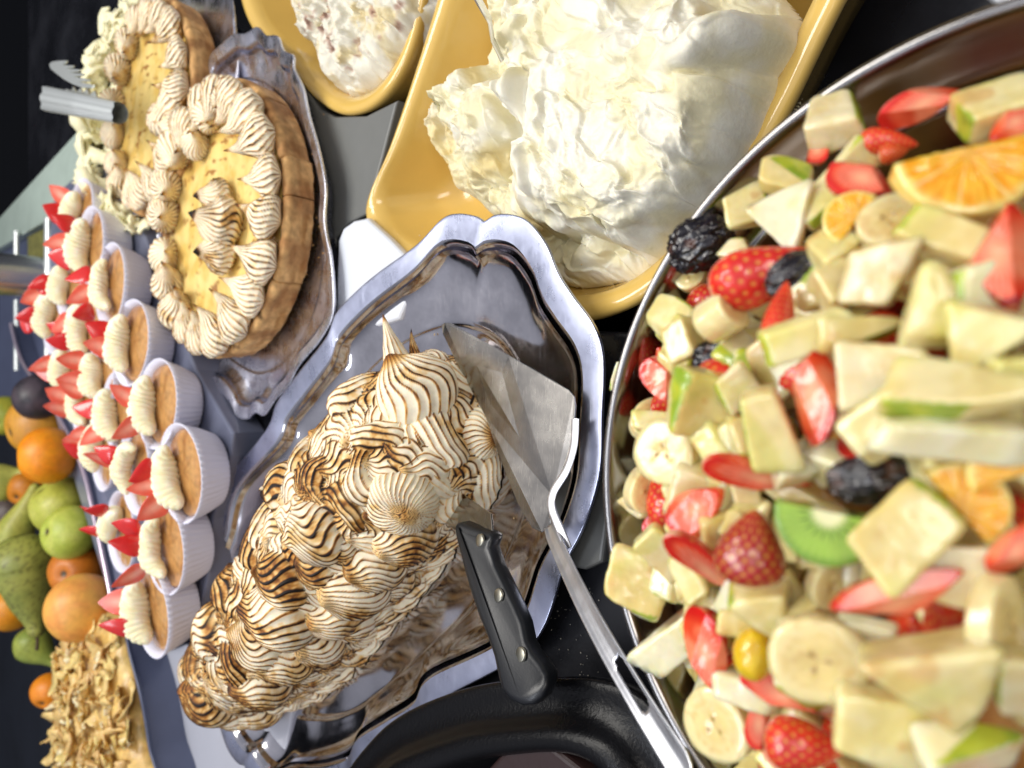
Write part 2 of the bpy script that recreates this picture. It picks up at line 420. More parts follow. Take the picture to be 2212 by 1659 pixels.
# ------------------------------------------------------------------ sneeze guard and column at the far end
M['rail'] = plain('rail_steel', 'dfe4e2', .38, .75)
cs = empty('display_case'); cs.location = (0, 1.6, 0)
tag(cs, 'pale green glass display case with thin steel rails at the far end of the counter', 'display case')
def case(name, px, z, mat, thick=.6):
    pts = [P(u, v, z) for u, v in px]
    V = np.array([p for p in pts]+[p-np.array([0, 0, thick]) for p in pts]) - np.array([0, 160, 0]); n = len(px)
    F = [list(range(n))[::-1], list(range(n, 2*n))]+[[i, (i+1) % n, n+(i+1) % n, n+i] for i in range(n)]
    return link(name, mesh(name, V, F, mat, smooth=False), cs)
case('glass_panel', [(-30, 500), (0, 470), (188, 262), (196, 258), (200, 330), (201, 420), (160, 452), (120, 476), (104, 474), (60, 500), (0, 535), (-30, 550)], 3.0, M['paleglass'], 1.2)
case('back_panel', [(0, 545), (60, 506), (104, 480), (160, 458), (236, 400), (262, 470), (200, 700), (60, 860), (-6, 860)], 1.6, M['navy'])
for (u, v0, v1, wd) in ((36, 500, 620, 8), (103, 472, 616, 13), (36, 648, 800, 9), (103, 650, 800, 9)):
    a = P(u, v0, 3.6)-np.array([0, 160, 0]); b = P(u, v1, 3.6)-np.array([0, 160, 0])
    strip_between('rail', a, b, px2cm(wd, P(u, v0, 3.6))*1.8, 1.0, M['rail'], cs)
case('herb_tray', [(60, 512), (99, 492), (99, 600), (60, 600)], 2.4, M['moss'])
co = empty('steel_column', P(146, 605, 0)); tag(co, 'thick upright polished steel tube standing behind the strawberry cups', 'column')
r_ = px2cm(43, P(146, 605, 0))
V, F = lathe([(0, .05), (r_*1.02, .05), (r_*1.02, .5), (r_, .8), (r_, 30), (r_, 60)], 48)
link('tube', mesh('tube', V, F, M['chrome']), co)

# ================================================================== glass partition and whole fruits (left)
FZ = .8
edge = [P(u, v, 4.2) for u, v in ((28, 700), (52, 780), (120, 880), (180, 1000), (212, 1130), (240, 1260), (262, 1390), (290, 1550), (312, 1700))]
ep = resample(catmull(np.array(edge), 8, False), 60)
gt = empty('fruit_case', tuple(ep[30][:2])+(0,)); g0 = np.array([ep[30][0], ep[30][1], 0])
V = []; n = len(ep)
for p in ep:
    for dz, dx in ((4.2, 0), (0.05, 0), (0.05, -.5), (4.2, -.5)): V.append((p[0]+dx-g0[0], p[1]-g0[1], dz))
F = [[i*4+k, (i+1)*4+k, (i+1)*4+(k+1) % 4, i*4+(k+1) % 4] for i in range(n-1) for k in range(4)]
link('side_wall', mesh('side_wall', V, F, M['navy'], smooth=False), gt)
V, F = sweep(ep-g0+np.array([0, 0, .3]), .32, 10); link('rim', mesh('rim', V, F, plain('case_rim', 'c9b9c8', .25, .6)), gt)
tag(gt, 'dark fruit case with a thin shiny curved rim holding the whole fruit', 'fruit case')
bl = vf('case_floor', prism([tuple(P(u, v, FZ)[:2]) for u, v in ((-60, 760), (30, 760), (104, 900), (158, 1010), (192, 1140), (220, 1270), (240, 1400), (268, 1560), (286, 1760), (-60, 1760))], .2, FZ-.2), plain('case_liner', '1c2029', .4, var=.4, vscale=4), gt)
bl.location = -np.array([g0[0], g0[1], 0])*CM

def orb(name, base, tint, r, seed, sq=1.0, label='', cat='', stem=True, speck=0.0, group=None):
    d, f = ico(5); n1 = fbm(d*1.6+seed, 3)
    V = d*r*(1+.03*perlin(d*1.2+seed))[:, None]*np.array([1, 1, sq])
    dip = np.exp(-((1-d[:, 2])/.03))*.16*r; V[:, 2] -= dip
    c = mixc(lin(base), lin(tint), sm(-.4, .6, n1)); c = mixc(c, lin(base)*.45, speck*sm(.25, .6, fbm(d*14+seed, 2)))
    c = mixc(c, lin('4d3d20'), sm(.985, .998, d[:, 2]))
    return mesh(name, V, f, M['peel'], c)
def pearmesh(name, base, tint, L, r, seed, speck=.5):
    t = np.linspace(0, 1, 60); prof = []
    for x in t:
        z = x*L
        rr = r*np.sqrt(max(0, 1-((z-r*.95)/(r*.98))**2)) if z < r*1.1 else 0
        neck = r*(.98-.70*sm(r*.9/L, .93, x))
        rr = rr if z < r*1.0 else neck*np.sqrt(max(0, min(1, (1-x)/.06)))
        prof.append((max(rr, .02), z))
    V, F = lathe(prof, 64)
    V = V+perlin(V*.25+seed)[:, None]*.25*np.array([1, 1, .3])
    c = mixc(lin(base), lin(tint), sm(-.4, .6, fbm(V*.25+seed, 3))); c = mixc(c, lin('5d5a2a'), speck*sm(.1, .5, fbm(V*2.4+seed, 3)))
    V[:, 2] -= r
    return mesh(name, V, F, M['peel'], c)
# u, v, radius px, kind, ..., label
ORBS = [
 (82, 858, 50, 'aubergine', '4c4148', '2f2a30', 5, 'dark brown passion fruit at the top of the fruit case, above the dull yellow grapefruit', 'passion fruit'),
 (84, 918, 66, 'grapefruit', 'd79a32', 'c98c38', 4, 'dull yellow grapefruit resting above the bright orange in the case', 'grapefruit'),
 (102, 984, 61, 'orange', 'f59a10', 'ee8a10', 6, 'bright orange between the dull grapefruit and the green apples', 'orange'),
 (12, 898, 42, 'lime', 'b9b43c', 'a8ae3d', 3, 'yellow green lime half hidden at the picture edge beside the grapefruit', 'lime'),
 (132, 1092, 62, 'apple', 'b7bb4a', 'c6c660', 3, 'upper one of the two touching green apples', 'apple'),
 (152, 1150, 58, 'apple', 'b2bf48', 'c4cb5e', 4, 'lower one of the two touching green apples, beside the speckled pear', 'apple'),
 (58, 1055, 40, 'orange', 'd98518', 'c87a18', 2, 'orange mostly hidden behind the necked green pear', 'orange'),
 (30, 1110, 50, 'plum', '6d5a50', '594a44', 2, 'dull brown fruit in shadow behind the necked green pear', 'plum'),
 (165, 1232, 55, 'orange', 'd27a1e', 'c36f1c', 3, 'orange in shadow under the lower green apple', 'orange'),
 (176, 1312, 72, 'grapefruit', 'efb052', 'e79a4a', 6, 'large pinkish yellow grapefruit above the flaky almond cake', 'grapefruit'),
 (26, 1312, 50, 'orange', 'f2a122', 'eb9318', 5, 'orange peeping out left of the speckled pear', 'orange'),
 (108, 1492, 38, 'orange', 'ee8f1a', 'e48716', 5, 'orange showing behind the flaky almond cake', 'orange'),
]
for i, (u, v, rp, nm, c1, c2, z, lb, cat) in enumerate(ORBS):
    p = P(u, v, FZ+z); r = px2cm(rp, p); k = nm if nm != 'aubergine' else 'passion_fruit'
    o = link(k, orb(k, c1, c2, r, i*3.7, .95, speck=.25 if cat == 'apple' else .12), loc=p)
    o.rotation_euler = (random.uniform(-1, 1)+.6, random.uniform(-1, 1), random.uniform(0, 6))
    tag(o, lb, cat)
PEARS = [ # base u,v -> tip u,v, radius px
 (8, 1040, 62, 1018, 42, 'bdbb5a', 'a9ae52', 5, 'green pear with a brown stalk pointing right, above the necked pear', .3),
 (28, 1160, 82, 1040, 40, 'b9b552', 'a9b049', 5, 'slim pale green pear with a long neck pointing up and right', .2),
 (52, 1222, 82, 1385, 66, 'a3a650', '8f9748', 7, 'large speckled dark green pear in the middle of the fruit case', .8),
 (72, 1392, 132, 1442, 38, 'a3ad4a', '90a046', 4, 'small green pear leaning beside the flaky almond cake', .3)]
for i, (u0, v0, u1, v1, rp, c1, c2, z, lb, sp) in enumerate(PEARS):
    a = P(u0, v0, FZ+z); b = a + (P(u1, v1, FZ+z)-a)*.8; r = px2cm(rp, a)
    dd = (XV*(u1-u0)-YV*(v1-v0))/math.hypot(u1-u0, v1-v0)   # axis as seen
    L = max(px2cm(math.hypot(u1-u0, v1-v0), a)+r*.9, r*2.2)
    pr = empty('pear', (0, 0, 0)); pr.matrix_basis = basis(-DV, dd, a); tag(pr, lb, 'pear', 'pears in the fruit case')
    link('flesh', pearmesh('pear_flesh', c1, c2, L, r, i*5.1, sp), pr)
    V, F = sweep(np.array([[0, 0, L-r-.3], [.15, 0, L-r+.6], [.5, .1, L-r+1.7]]), [.28, .2, .26], 8)
    link('stalk', mesh('stalk', V, F, plain('stalk', '4a3524', .7)), pr)

# ================================================================== flaky almond cake (lower left)
fl = empty('almond_cake', P(215, 1520, 0)); tag(fl, 'golden cake heaped with flaked pastry and almond shards in a dark blue rimmed tray', 'cake')
f0 = np.array(P(215, 1520, 0))
fo = [P(u, v, 7.2)[:2] for u, v in ((150, 1345), (200, 1325), (222, 1350), (236, 1430), (258, 1520), (274, 1620), (288, 1760), (120, 1780), (112, 1660), (108, 1560), (112, 1470), (118, 1400))]
fo = resample(catmull(np.array(fo), 6), 120, True); fc = fo.mean(0)
rows = loopprof(fo, [(5.0, .1, .1), (3.0, 1.2, .1), (-1.0, 5.0, 0), (-1.2, 5.2, 0), (-.8, 5.3, 0), (-.7, 5.0, 0), (-.7, .4, 0)], fc)
link('tray_rim', mesh('tray_rim', rows.reshape(-1, 3)-f0, gridfaces(120, len(rows)), M['navy']), fl)
rows = loopprof(fo, [(4.2, 1.0, .1), (-.3, 4.5, 0), (.8, 6.0, .1), (3, 6.6, .3), (6, 6.8, .6), (10, 6.8, .9), (100, 6.8, 1)], fc)
V = rows.reshape(-1, 3); V = V+np.stack([perlin(V*.4+3), perlin(V*.4+9), perlin(V*.5)], 1)*.9
link('filling', mesh('filling', V-f0, gridfaces(120, len(rows)), M['pastry'], mixc(lin('cc9f50'), lin('ecca7c'), sm(-.5, .5, fbm(V*.5, 3)))), fl)
def shard(seed):
    rs = np.random.RandomState(seed); n = 9; L = rs.uniform(1.6, 4.2); wd = rs.uniform(.7, 1.7); th = .2
    t = np.linspace(-.5, .5, n); bend = rs.uniform(-1.2, 1.2); tw = rs.uniform(-1, 1)
    V = []
    for x in t:
        ww = wd*(1-(2*abs(x))**3*.5)*(1+.25*rs.randn()); c_, s_ = math.cos(tw*x*2), math.sin(tw*x*2)
        for (a, b) in ((-1, -1), (1, -1), (1, 1), (-1, 1)):
            yy, zz = a*ww/2, b*th/2+.12*a*a*rs.rand(); V.append((x*L, yy*c_-zz*s_, yy*s_+zz*c_+bend*x*x*2))
    F = np.concatenate([gridfaces(4, n), [[0, 1, 2, 3], [(n-1)*4+3, (n-1)*4+2, (n-1)*4+1, (n-1)*4]]])
    V = np.array(V); base = mixc(lin('f3dc9e'), lin(['dcae60', 'f8eac0', 'cf9c54', 'f3d37c', 'e6c070'][seed % 5]), .7)
    c = mixc(base, lin('8a5422'), .5*sm(.3, .8, fbm(V*.9+seed, 2)))
    return mesh('flake', V, F, M['pastry'], c)
shards = [shard(i) for i in range(26)]
k = 0
from mathutils import Euler
while k < 280:
    q = fo[rng.randint(len(fo))]*1.0; s_ = math.sqrt(rng.rand()); q = fc+(q-fc)*s_*.97
    z = 6.0+1.7*(1-s_**3)+rng.uniform(-.3, .9)
    o = link('flake', shards[k % 26], fl); o.location = (np.array([q[0], q[1], z])-f0)*CM
    o.rotation_euler = Euler((rng.uniform(-.6, .6), rng.uniform(-.45, .45), rng.normal(-.9, .8))); sc = rng.uniform(.8, 1.3); o.scale = (sc,)*3
    k += 1

# ================================================================== strawberry cups
def strawberry_slice(seed, L=3.0, wd=1.7, th=.55):
    """pointed slice, one side skin"""
    n, m = 15, 24
    t = np.linspace(0, 1, n); V = []
    for x in t:
        r = wd/2*(np.sqrt(np.clip(1-(1-x/.25)**2, 0, 1)) if x < .25 else 1)*(1-max(0, (x-.25)/.75)**1.7*.96)
        a = np.arange(m)*2*math.pi/m
        V.append(np.stack([r*np.cos(a), np.maximum(np.sin(a), -.12)*r*2*th/wd*1.2, np.full(m, x*L)], 1))
    V = np.array(V).reshape(-1, 3); a = np.tile(np.arange(m)*2*math.pi/m, n); tt = np.repeat(t, m)
    skin = sm(-.1, .05, np.sin(a))
    c = mixc(mixc(lin('e8604a'), lin('f7ae98'), sm(.6, 0, np.abs(V[:, 0])/wd*2)*sm(1, .3, tt)), lin('d92e2c'), skin)
    V[:, 0] += .18*np.sin(tt*2+seed)
    return mesh('strawberry_slice', V, gridfaces(m, n), M['berry'], c)
straws = [strawberry_slice(i, L=[3.1, 2.6, 2.9, 3.3][i], wd=[2.5, 2.3, 2.8, 2.2][i], th=[.28, .42, .25, .35][i]) for i in range(4)]
CR, CB, CHH = 4.9, 3.7, 3.6
flute = lambda a, i: .012*np.cos(48*a)*(1 if i < 7 else .5)
prof = [(0, 0), (CB*.8, 0), (CB*.97, .08), (CB, .3), (CB+.55, 1.6), (CR-.3, 2.9), (CR, CHH), (CR-.13, CHH), (CR-.45, 2.9), (CR-.8, 2.0)]
V, F = lathe(prof, 240, fl=flute); me_case = mesh('paper_case', V, F, M['paper'])
d = [(0, 3.15), (1.5, 3.15), (3, 3.1), (3.9, 3.0), (4.25, 2.85), (4.2, 2.5), (3.9, 1.8)]
V, F = lathe([(r, z) for r, z in d], 72); V[:, 2] += .12*fbm(V*.9, 3)
me_sponge = mesh('sponge', V, F, M['sponge'], mixc(lin('c28f54'), lin('a06c36'), sm(-.3, .5, fbm(V*.8+4, 3))))
def creamrope(seed, arc=2.3, R=3.0, rad=1.36):
    rs = np.random.RandomState(seed); a = np.linspace(-arc/2, arc/2, 130)
    path = np.stack([R*np.cos(a)-1.0, R*1.1*np.sin(a), 3.9+.4*np.cos(a*.9)+.1*np.sin(a*5)], 1)
    t = np.linspace(0, 1, 130); rad_ = rad*np.clip(np.sqrt(np.clip(np.sin(t*math.pi), 0, 1)), .004, 1)
    V, F = sweep(path, rad_, 44, radf=lambda tt, aa: .92+.15*np.abs(np.cos(tt*33+aa*1.8+seed))**.7+.07*perlin(np.stack([tt*9+aa*0, np.cos(aa)+tt*0, np.sin(aa)+seed+tt*0], -1))+.03*np.sin(aa*3+tt*9))
    return mesh('piped_cream', V, F, M['piped'], mixc(lin('efe7bd'), lin('f8f2d6'), sm(-.3, .3, perlin(V*.7))))
creams = [creamrope(0), creamrope(1, 2.0, 2.8, 1.3), creamrope(2, 2.8, 2.6, 1.0)]
CUPZ = 4.0
def cup(u, v, ang, kind, label, slices):
    ang = 1.57+(ang-2.0)*.35
    p = P(u, v, CUPZ+CHH)      # centre of the rim plane
    p = np.array([p[0], p[1], CUPZ])
    t = empty('dessert_cup', p); rq = np.random.RandomState(int(u*7+v)); t.rotation_euler = (rq.uniform(-.06, .06), rq.uniform(-.06, .06), rq.uniform(-.25, .25)); sc_ = rq.uniform(.95, 1.03); t.scale = (sc_, sc_, sc_*rq.uniform(.95, 1.05)); tag(t, label, 'dessert', 'strawberry cups in white paper cases')
    link('paper_case', me_case, t).rotation_euler = (0, 0, ang); link('sponge', me_sponge, t).rotation_euler = (0, 0, ang*2)
    link('piped_cream', creams[kind], t).rotation_euler = (0, 0, ang)
    for (x, y, tx, ty, rz, k) in slices:
        o = link('strawberry_slice', straws[k], t); ca, sa = math.cos(ang), math.sin(ang)
        o.location = np.array([x*ca-y*sa, x*sa+y*ca, 4.7])*CM; o.rotation_euler = (Matrix.Rotation(ang, 3, 'Z') @ Matrix.Rotation(ty, 3, 'Y') @ Matrix.Rotation(tx, 3, 'X') @ Matrix.Rotation(rz, 3, 'Z')).to_euler()
def sl(rs, n):
    out = []
    for i in range(n):
        a = (i-(n-1)/2)*.75+rs.uniform(-.2, .2); y = 2.9*math.sin(a); x = rs.uniform(1.2, 2.4)
        out.append((x, y, rs.uniform(-.7, .7), rs.uniform(.0, .8), rs.choice([1.57, -1.57, 1.2, -1.9])+rs.uniform(-.4, .4), rs.randint(4)))
    return out
CUPS = [ # rim centre (picture), angle, cream
 (166, 466, .5, 1, 'farthest strawberry cup of the near row, closest to the tart'),
 (196, 535, .9, 0, 'strawberry cup second from the far end of the near row'),
 (236, 618, 2.9, 2, 'strawberry cup with a folded slice, third from the far end of the near row'),
 (276, 744, 2.6, 0, 'strawberry cup with one large slice leaning left, fourth in the near row'),
 (332, 876, 3.0, 0, 'strawberry cup with cream curving round its slices, fifth in the near row'),
 (384, 1020, 3.2, 0, 'nearest strawberry cup, two slices forming a heart on thick cream'),
 (354, 1178, 3.0, 2, 'strawberry cup below the heart topped one, near row'),
 (328, 1312, 3.1, 0, 'last strawberry cup of the near row, next to the grapefruit'),
 (146, 618, 1.5, 1, 'strawberry cup in the middle row right above the steel column'),
 (184, 708, 2.0, 0, 'strawberry cup of the middle row behind the fourth near cup'),
 (222, 806, 3.3, 1, 'strawberry cup of the middle row beside a flat slice'),
 (252, 890, 2.7, 0, 'strawberry cup with a tall cream ridge in the middle row'),
 (296, 1012, 1.2, 2, 'strawberry cup of the middle row left of the heart topped cup'),
 (252, 1150, .4, 1, 'strawberry cup of the back row beside the lower green apple'),
 (118, 690, .2, 0, 'strawberry cup of the back row with slices pointing at the steel column'),
 (150, 800, 1.9, 1, 'strawberry cup of the back row beside the passion fruit'),
 (178, 868, 2.8, 2, 'strawberry cup of the back row with red slices hanging over the case rim'),
 (216, 976, .9, 0, 'strawberry cup of the back row next to the bright orange')]
HEART = [(-.2, -1.2, .55, -.5, .6, 0), (-.2, -.2, .9, -.4, 1.2, 1), (.9, -1.0, .7, .2, .2, 3)]
for i, (u, v, a, k, lb) in enumerate(CUPS):
    cup(u, v, a, k, lb, sl(np.random.RandomState(i+20), [2, 3, 3, 2][i % 4]))
tr = vf('cup_tray', prism([tuple(P(u, v, CUPZ-.4)[:2]) for u, v in ((188, 360), (236, 352), (300, 470), (362, 640), (425, 800), (505, 935), (500, 985), (462, 1120), (452, 1240), (432, 1330), (340, 1392), (262, 1372), (120, 900), (90, 620), (120, 420))], .1, CUPZ-.3, .3), plain('tray_blue_grey', '6c7186', .3, var=.1, coat=.3))
tag(tr, 'blue grey raised tray carrying the rows of strawberry cups', 'tray')

# ================================================================== yellow dishes with cream
def vsm(name, rows, mat, parent=None, col=None, n=None):
    n = rows.shape[1]
    return link(name, mesh(name, rows.reshape(-1, 3), gridfaces(n, rows.shape[0]), mat, col), parent)
def dish(name, outline, zr, mat, label, cat, wall=1.5, flare=3.4):
    ol = resample(catmull(np.array(outline, float), 10), 220, True); c = ol.mean(0)
    rows = loopprof(ol, [(100, .3, 1), (flare+1, .3, .3), (flare, .6, .2), (flare*.55, zr*.45, .1), (.25, zr-1.2, 0), (-.05, zr-.6, 0), (0, zr-.2, 0), (.25, zr, 0),
                         (.7, zr+.02, 0), (wall, zr-.35, 0), (wall+.35, zr-1.4, .02), (wall+flare*.5, zr*.42, .12), (wall+flare*.85, 1.6, .25), (wall+flare*1.3, 1.1, .4), (100, 1.05, 1)], c)
    t = empty(name, (c[0], c[1], -DZ)); tag(t, label, cat)
    rows = rows-np.array([c[0], c[1], 0])
    link('shell', mesh('shell', rows.reshape(-1, 3), gridfaces(220, len(rows)), mat), t)
    return t, ol, c
D1 = [(10.9, 41.2), (8.9, 39.4), (6.2, 34), (3.9, 28), (3.1, 23.5), (3.9, 19.5), (6.5, 15.9), (10.4, 12.9), (14.8, 10.3), (24, 4.5), (36, 6), (43, 16), (40, 25), (31, 30.2), (23, 33.9), (15.6, 38.3), (12.6, 40.8)]
KS = 37/29.0; DZ = 7.5          # the dishes stand on the lower counter, their rims level with the step
D1 = [(a*KS, b*KS) for a, b in D1]
d1, ol1, c1 = dish('yellow_dish', D1, 8.0, M['yellow'], 'large yellow glazed dish heaped with smooth whipped cream', 'dish')
D2 = [(33, 59.5), (28.2, 56.5), (24.0, 51.3), (20.6, 47.4), (18.6, 43.6), (18.6, 39.6), (21, 36.4), (26, 34.5), (36, 31), (48, 34), (52, 44), (47, 56), (40, 60)]
D2 = [(a*KS, b*KS) for a, b in D2]
d2, ol2, c2 = dish('yellow_dish', D2, 8.0, M['yellow'], 'smaller yellow glazed dish of rough cream streaked with brown, behind the large cream dish', 'dish', flare=2.6)

def creamfield(name, lumps, maskpts, x0, x1, y0, y1, step, base, seed, colf, amp=.5, edge_h=4.6, edge_y=31):
    """whipped cream as a thick heaped surface: swooping lumps folded over each other and torn, rough detail"""
    xs = np.arange(x0, x1, step); ys = np.arange(y0, y1, step); X, Y = np.meshgrid(xs, ys)
    p = np.stack([X, Y, np.zeros_like(X)], -1)
    wx = fbm(p*.22+seed, 3); wy = fbm(p*.22+seed+40, 3)
    Xw, Yw = X+wx*1.1, Y+wy*1.1
    H = np.full_like(X, base)+.9*fbm(p*.16+seed, 3)+.7*np.clip(ridged(np.stack([Xw, Yw, X*0], -1)*.3, 2)-.6, 0, 2)
    for (cx, cy, z, a, b, ang, pw) in lumps:
        ca, sa = math.cos(math.radians(ang)), math.sin(math.radians(ang))
        U = ((Xw-cx)*ca+(Yw-cy)*sa)/a; W = (-(Xw-cx)*sa+(Yw-cy)*ca)/b
        h = z*np.power(np.clip(1-(np.abs(U)**pw+np.abs(W)**pw), 0, 1), 1/pw)
        H = np.where(h > H, h, H)
    q = np.stack([Xw, Yw, H*.7], -1)
    dl = np.stack([Xw*.35+Yw*.35, Yw*1.3-Xw*1.3, H], -1)     # drag direction
    rough = sm(-.25, .28, fbm(q*.14+seed+5, 2))
    for k_, (fr, hh_, th_) in enumerate(((.13, .55, .05), (.19, .38, -.1), (.33, .14, .12))):   # folds laid over one another
        ff = fbm(np.stack([dl[..., 0]*1.3+k_*9, dl[..., 1]*.8, H*.5], -1)*fr+seed+k_*5, 3); H = H+hh_*(sm(th_-.02, th_+.05, ff)-.5)+.05*np.exp(-((ff-th_-.06)/.04)**2)
    H = H+amp*(.36*(ridged(dl*.42+seed, 4)-1.0)*(.12+1.0*rough)+.30*fbm(q*1.2+seed, 4)*(.12+rough)+.20*np.clip(ridged(q*1.9, 3)-.9, 0, 1)*rough-.10*np.clip(fbm(q*2.6+9, 2)-.35, 0, 1))
    ms = resample(catmull(np.array(maskpts, float), 8), 900, True)
    # signed inside test
    ins = np.zeros(X.shape, bool); j = len(ms)-1
    for i in range(len(ms)):
        xi, yi = ms[i]; xj, yj = ms[j]
        cnd = ((yi > Yw*.3+Y*.7) != (yj > Yw*.3+Y*.7)) & (Xw*.3+X*.7 < (xj-xi)*(Yw*.3+Y*.7-yi)/(yj-yi+1e-12)+xi); ins ^= cnd; j = i
    # distance to the mask edge (coarse)
    dist = np.full(X.shape, 1e9)
    for a in ms: dist = np.minimum(dist, (Xw*.3+X*.7-a[0])**2+(Yw*.3+Y*.7-a[1])**2)
    dist = np.sqrt(dist)*np.where(ins, 1, -1)
    e = np.clip(dist/2.2, 0, 1); eh = .9+edge_h*(1-sm(edge_y, edge_y+6, Y)); H = eh+np.clip(H-eh, -2, None)*np.sqrt(1-(1-e)**2)
    keep = dist > -step
    nx, ny = len(xs), len(ys)
    idx = np.arange(nx*ny).reshape(ny, nx)
    f = np.stack([idx[:-1, :-1], idx[:-1, 1:], idx[1:, 1:], idx[1:, :-1]], -1).reshape(-1, 4)
    f = f[keep.ravel()[f].all(1)]
    V = np.stack([X, Y, H], -1).reshape(-1, 3)
    # push sideways a little so folds overhang
    V[:, 0] += (.35*rough*perlin(q*.9+7)).ravel(); V[:, 1] += (.35*rough*perlin(q*.9+77)).ravel()
    used = np.unique(f); remap = -np.ones(len(V), int); remap[used] = np.arange(len(used))
    c = colf(V[used]); return V[used], remap[f], c
def wp(u, v, z): return P(u, v, z)[:2]
def wd(u, v, z): return P(u, v, z-DZ)[:2]
def L(u, v, z, a, b, ang, pw=2.2):
    q = P(u, v, z-DZ); return (q[0], q[1], z, a*1.26, b*1.26, ang, pw)
lumps = [L(985, 262, 10.5, 3.6, 3.4, 20), L(960, 190, 9.6, 2.6, 2.4, 0), L(1120, 130, 11.6, 3.6, 2.8, 60), L(1180, 330, 11.6, 5.2, 4.0, 100), L(1290, 250, 12.9, 7.6, 5.4, 62, 3.6), L(1480, 60, 13.6, 1.5, 4.6, 20, 2.4), L(1430, 110, 12.8, 5.0, 3.0, 40), L(1200, 30, 11.5, 7, 6, 0, 3),
         L(1112, 340, 12.8, .8, 2.4, 80), L(1075, 190, 13.4, 1.0, 2.0, 100), L(1140, 250, 13.6, .8, 2.2, 60),
         L(1110, 455, 8.2, 5, 3.2, 120), L(1290, 520, 7.4, 5.0, 2.4, 140), L(1440, 430, 7.8, 5, 2.4, 130), L(1560, 290, 8.4, 4.5, 2.6, 120), L(1650, 120, 8.9, 5, 2.8, 115), L(1560, 40, 9.6, 3, 4, 0)]
mk = [wd(915, 110, 8), wd(880, 225, 8), wd(885, 310, 7.5), wd(975, 410, 6), wd(1050, 470, 5.5), wd(1140, 560, 5), wd(1222, 622, 5), wd(1330, 612, 6.3), wd(1450, 560, 6.8), wd(1590, 420, 7), wd(1676, 262, 7), wd(1732, 70, 7.2), (22.6, 17.0), (33, 12.2), (45, 13.5), (51, 21), (46, 30.5), (37, 36), (28.5, 40), (23.2, 42.6)]
cw = lambda V: mixc(mixc(lin('e2dab6'), lin('e6e2d0'), sm(-.3, .4, fbm(V*.35+3, 3)+.04*(V[:, 2]-9))), lin('d8c690'), sm(.25, .85, fbm(V*.22+13, 2)-.10*(V[:, 2]-8.5)))  # paler on top, yellower low down: shade of the hollows mixed into the colour
V, F, c = creamfield('c', lumps, mk, 4.0, 38, 9, 48, .08, 6.2, 5, cw, .72)
V[:, 2] = np.maximum(V[:, 2], 1.0)-DZ
o = link('whipped_cream', mesh('whipped_cream', V, F, M['cream'], c)); tag(o, 'thick heap of ivory whipped cream filling the large yellow dish', 'cream')
lumps = [L(700, 60, 10.2, 5, 4.5, 0), L(800, 40, 10.0, 5, 4.5, 40), L(760, 150, 8.8, 4.0, 2.4, 130), L(650, 20, 9.0, 3.6, 3.4, 40), L(870, 60, 9, 4, 3, 80)]
mk = [wd(592, -20, 8), wd(618, 30, 7.5), wd(668, 95, 7), wd(700, 160, 6.8), wd(740, 215, 6.6), wd(790, 200, 7), wd(850, 170, 7.2), wd(905, 80, 7.4), wd(938, -20, 7.5), (43, 42), (57, 47), (60, 58), (53, 69)]
def cm2(V):
    n = fbm(V*.55+31, 3); c = mixc(lin('dad6c6'), lin('cfc096'), sm(-.1, .6, fbm(V*.4, 3)))
    c = mixc(c, lin('a98574'), .8*sm(.32, .6, n)); return mixc(c, lin('5f3f30'), .8*sm(.62, .8, n))
V, F, c = creamfield('c', lumps, mk, 20, 58, 38, 78, .10, 6.4, 23, cm2, 1.15, 4.6, 200)
V[:, 2] -= DZ
o = link('streaked_cream', mesh('streaked_cream', V, F, M['cream'], c)); tag(o, 'rough white cream with brown streaks in the smaller yellow dish', 'cream')
# small spoon handle standing in the cream
V, F = sweep(np.array([P(1016, -30, 9), P(1040, 12, 8), P(1058, 45, 6.6), P(1064, 85, 4.5), P(1085, 130, 3.0)]), [.26, .25, .22, .2, .2], 12, sq=(1, .5))
so = link('spoon', mesh('spoon', V, F, M['chrome'])); tag(so, 'thin curved steel spoon handle stuck into the whipped cream', 'spoon')
# dishes glimpsed
o = vf('white_dish', prism([tuple(wp(u, v, 1.3)) for u, v in ((729, 520), (740, 492), (762, 476), (790, 470), (800, 480), (835, 512), (872, 550), (900, 600), (860, 690), (770, 720), (724, 690))], .3, 1.3, .35), M['white'])
tag(o, 'white porcelain dish wedged between the cream dish and the meringue tray', 'dish')
t = empty('ramekin', P(496, -34, -5)); t.scale = (.9, .9, .9); tag(t, 'small white ramekin of biscuit crumble at the top edge beside the yellow dish', 'ramekin')
V, F = lathe([(0, .1), (3.6, .1), (4.1, .5), (4.7, 4.2), (4.85, 4.4), (4.7, 4.5), (4.5, 4.2), (4.2, 3.0), (0, 3.0)], 64); link('bowl', mesh('bowl', V, F, M['white']), t)
V, F = lathe([(0, 4.4), (2, 4.3), (3.6, 3.9), (4.2, 3.2)], 40); V[:, 2] += .5*fbm(V*.8, 3); link('crumble', mesh('crumble', V, F, M['crust'], mixc(lin('c99f6a'), lin('a87844'), sm(-.3, .3, fbm(V, 3)))), t)
o = vf('white_plate', prism([tuple(wp(u, v, 3)) for u, v in ((2110, -30), (2150, 4), (2195, 22), (2240, 20), (2300, -30), (2250, -120), (2150, -120))], 1.5, 3, .4), M['white'])
tag(o, 'white plate edge at the top corner beyond the steel salad bowl', 'plate')

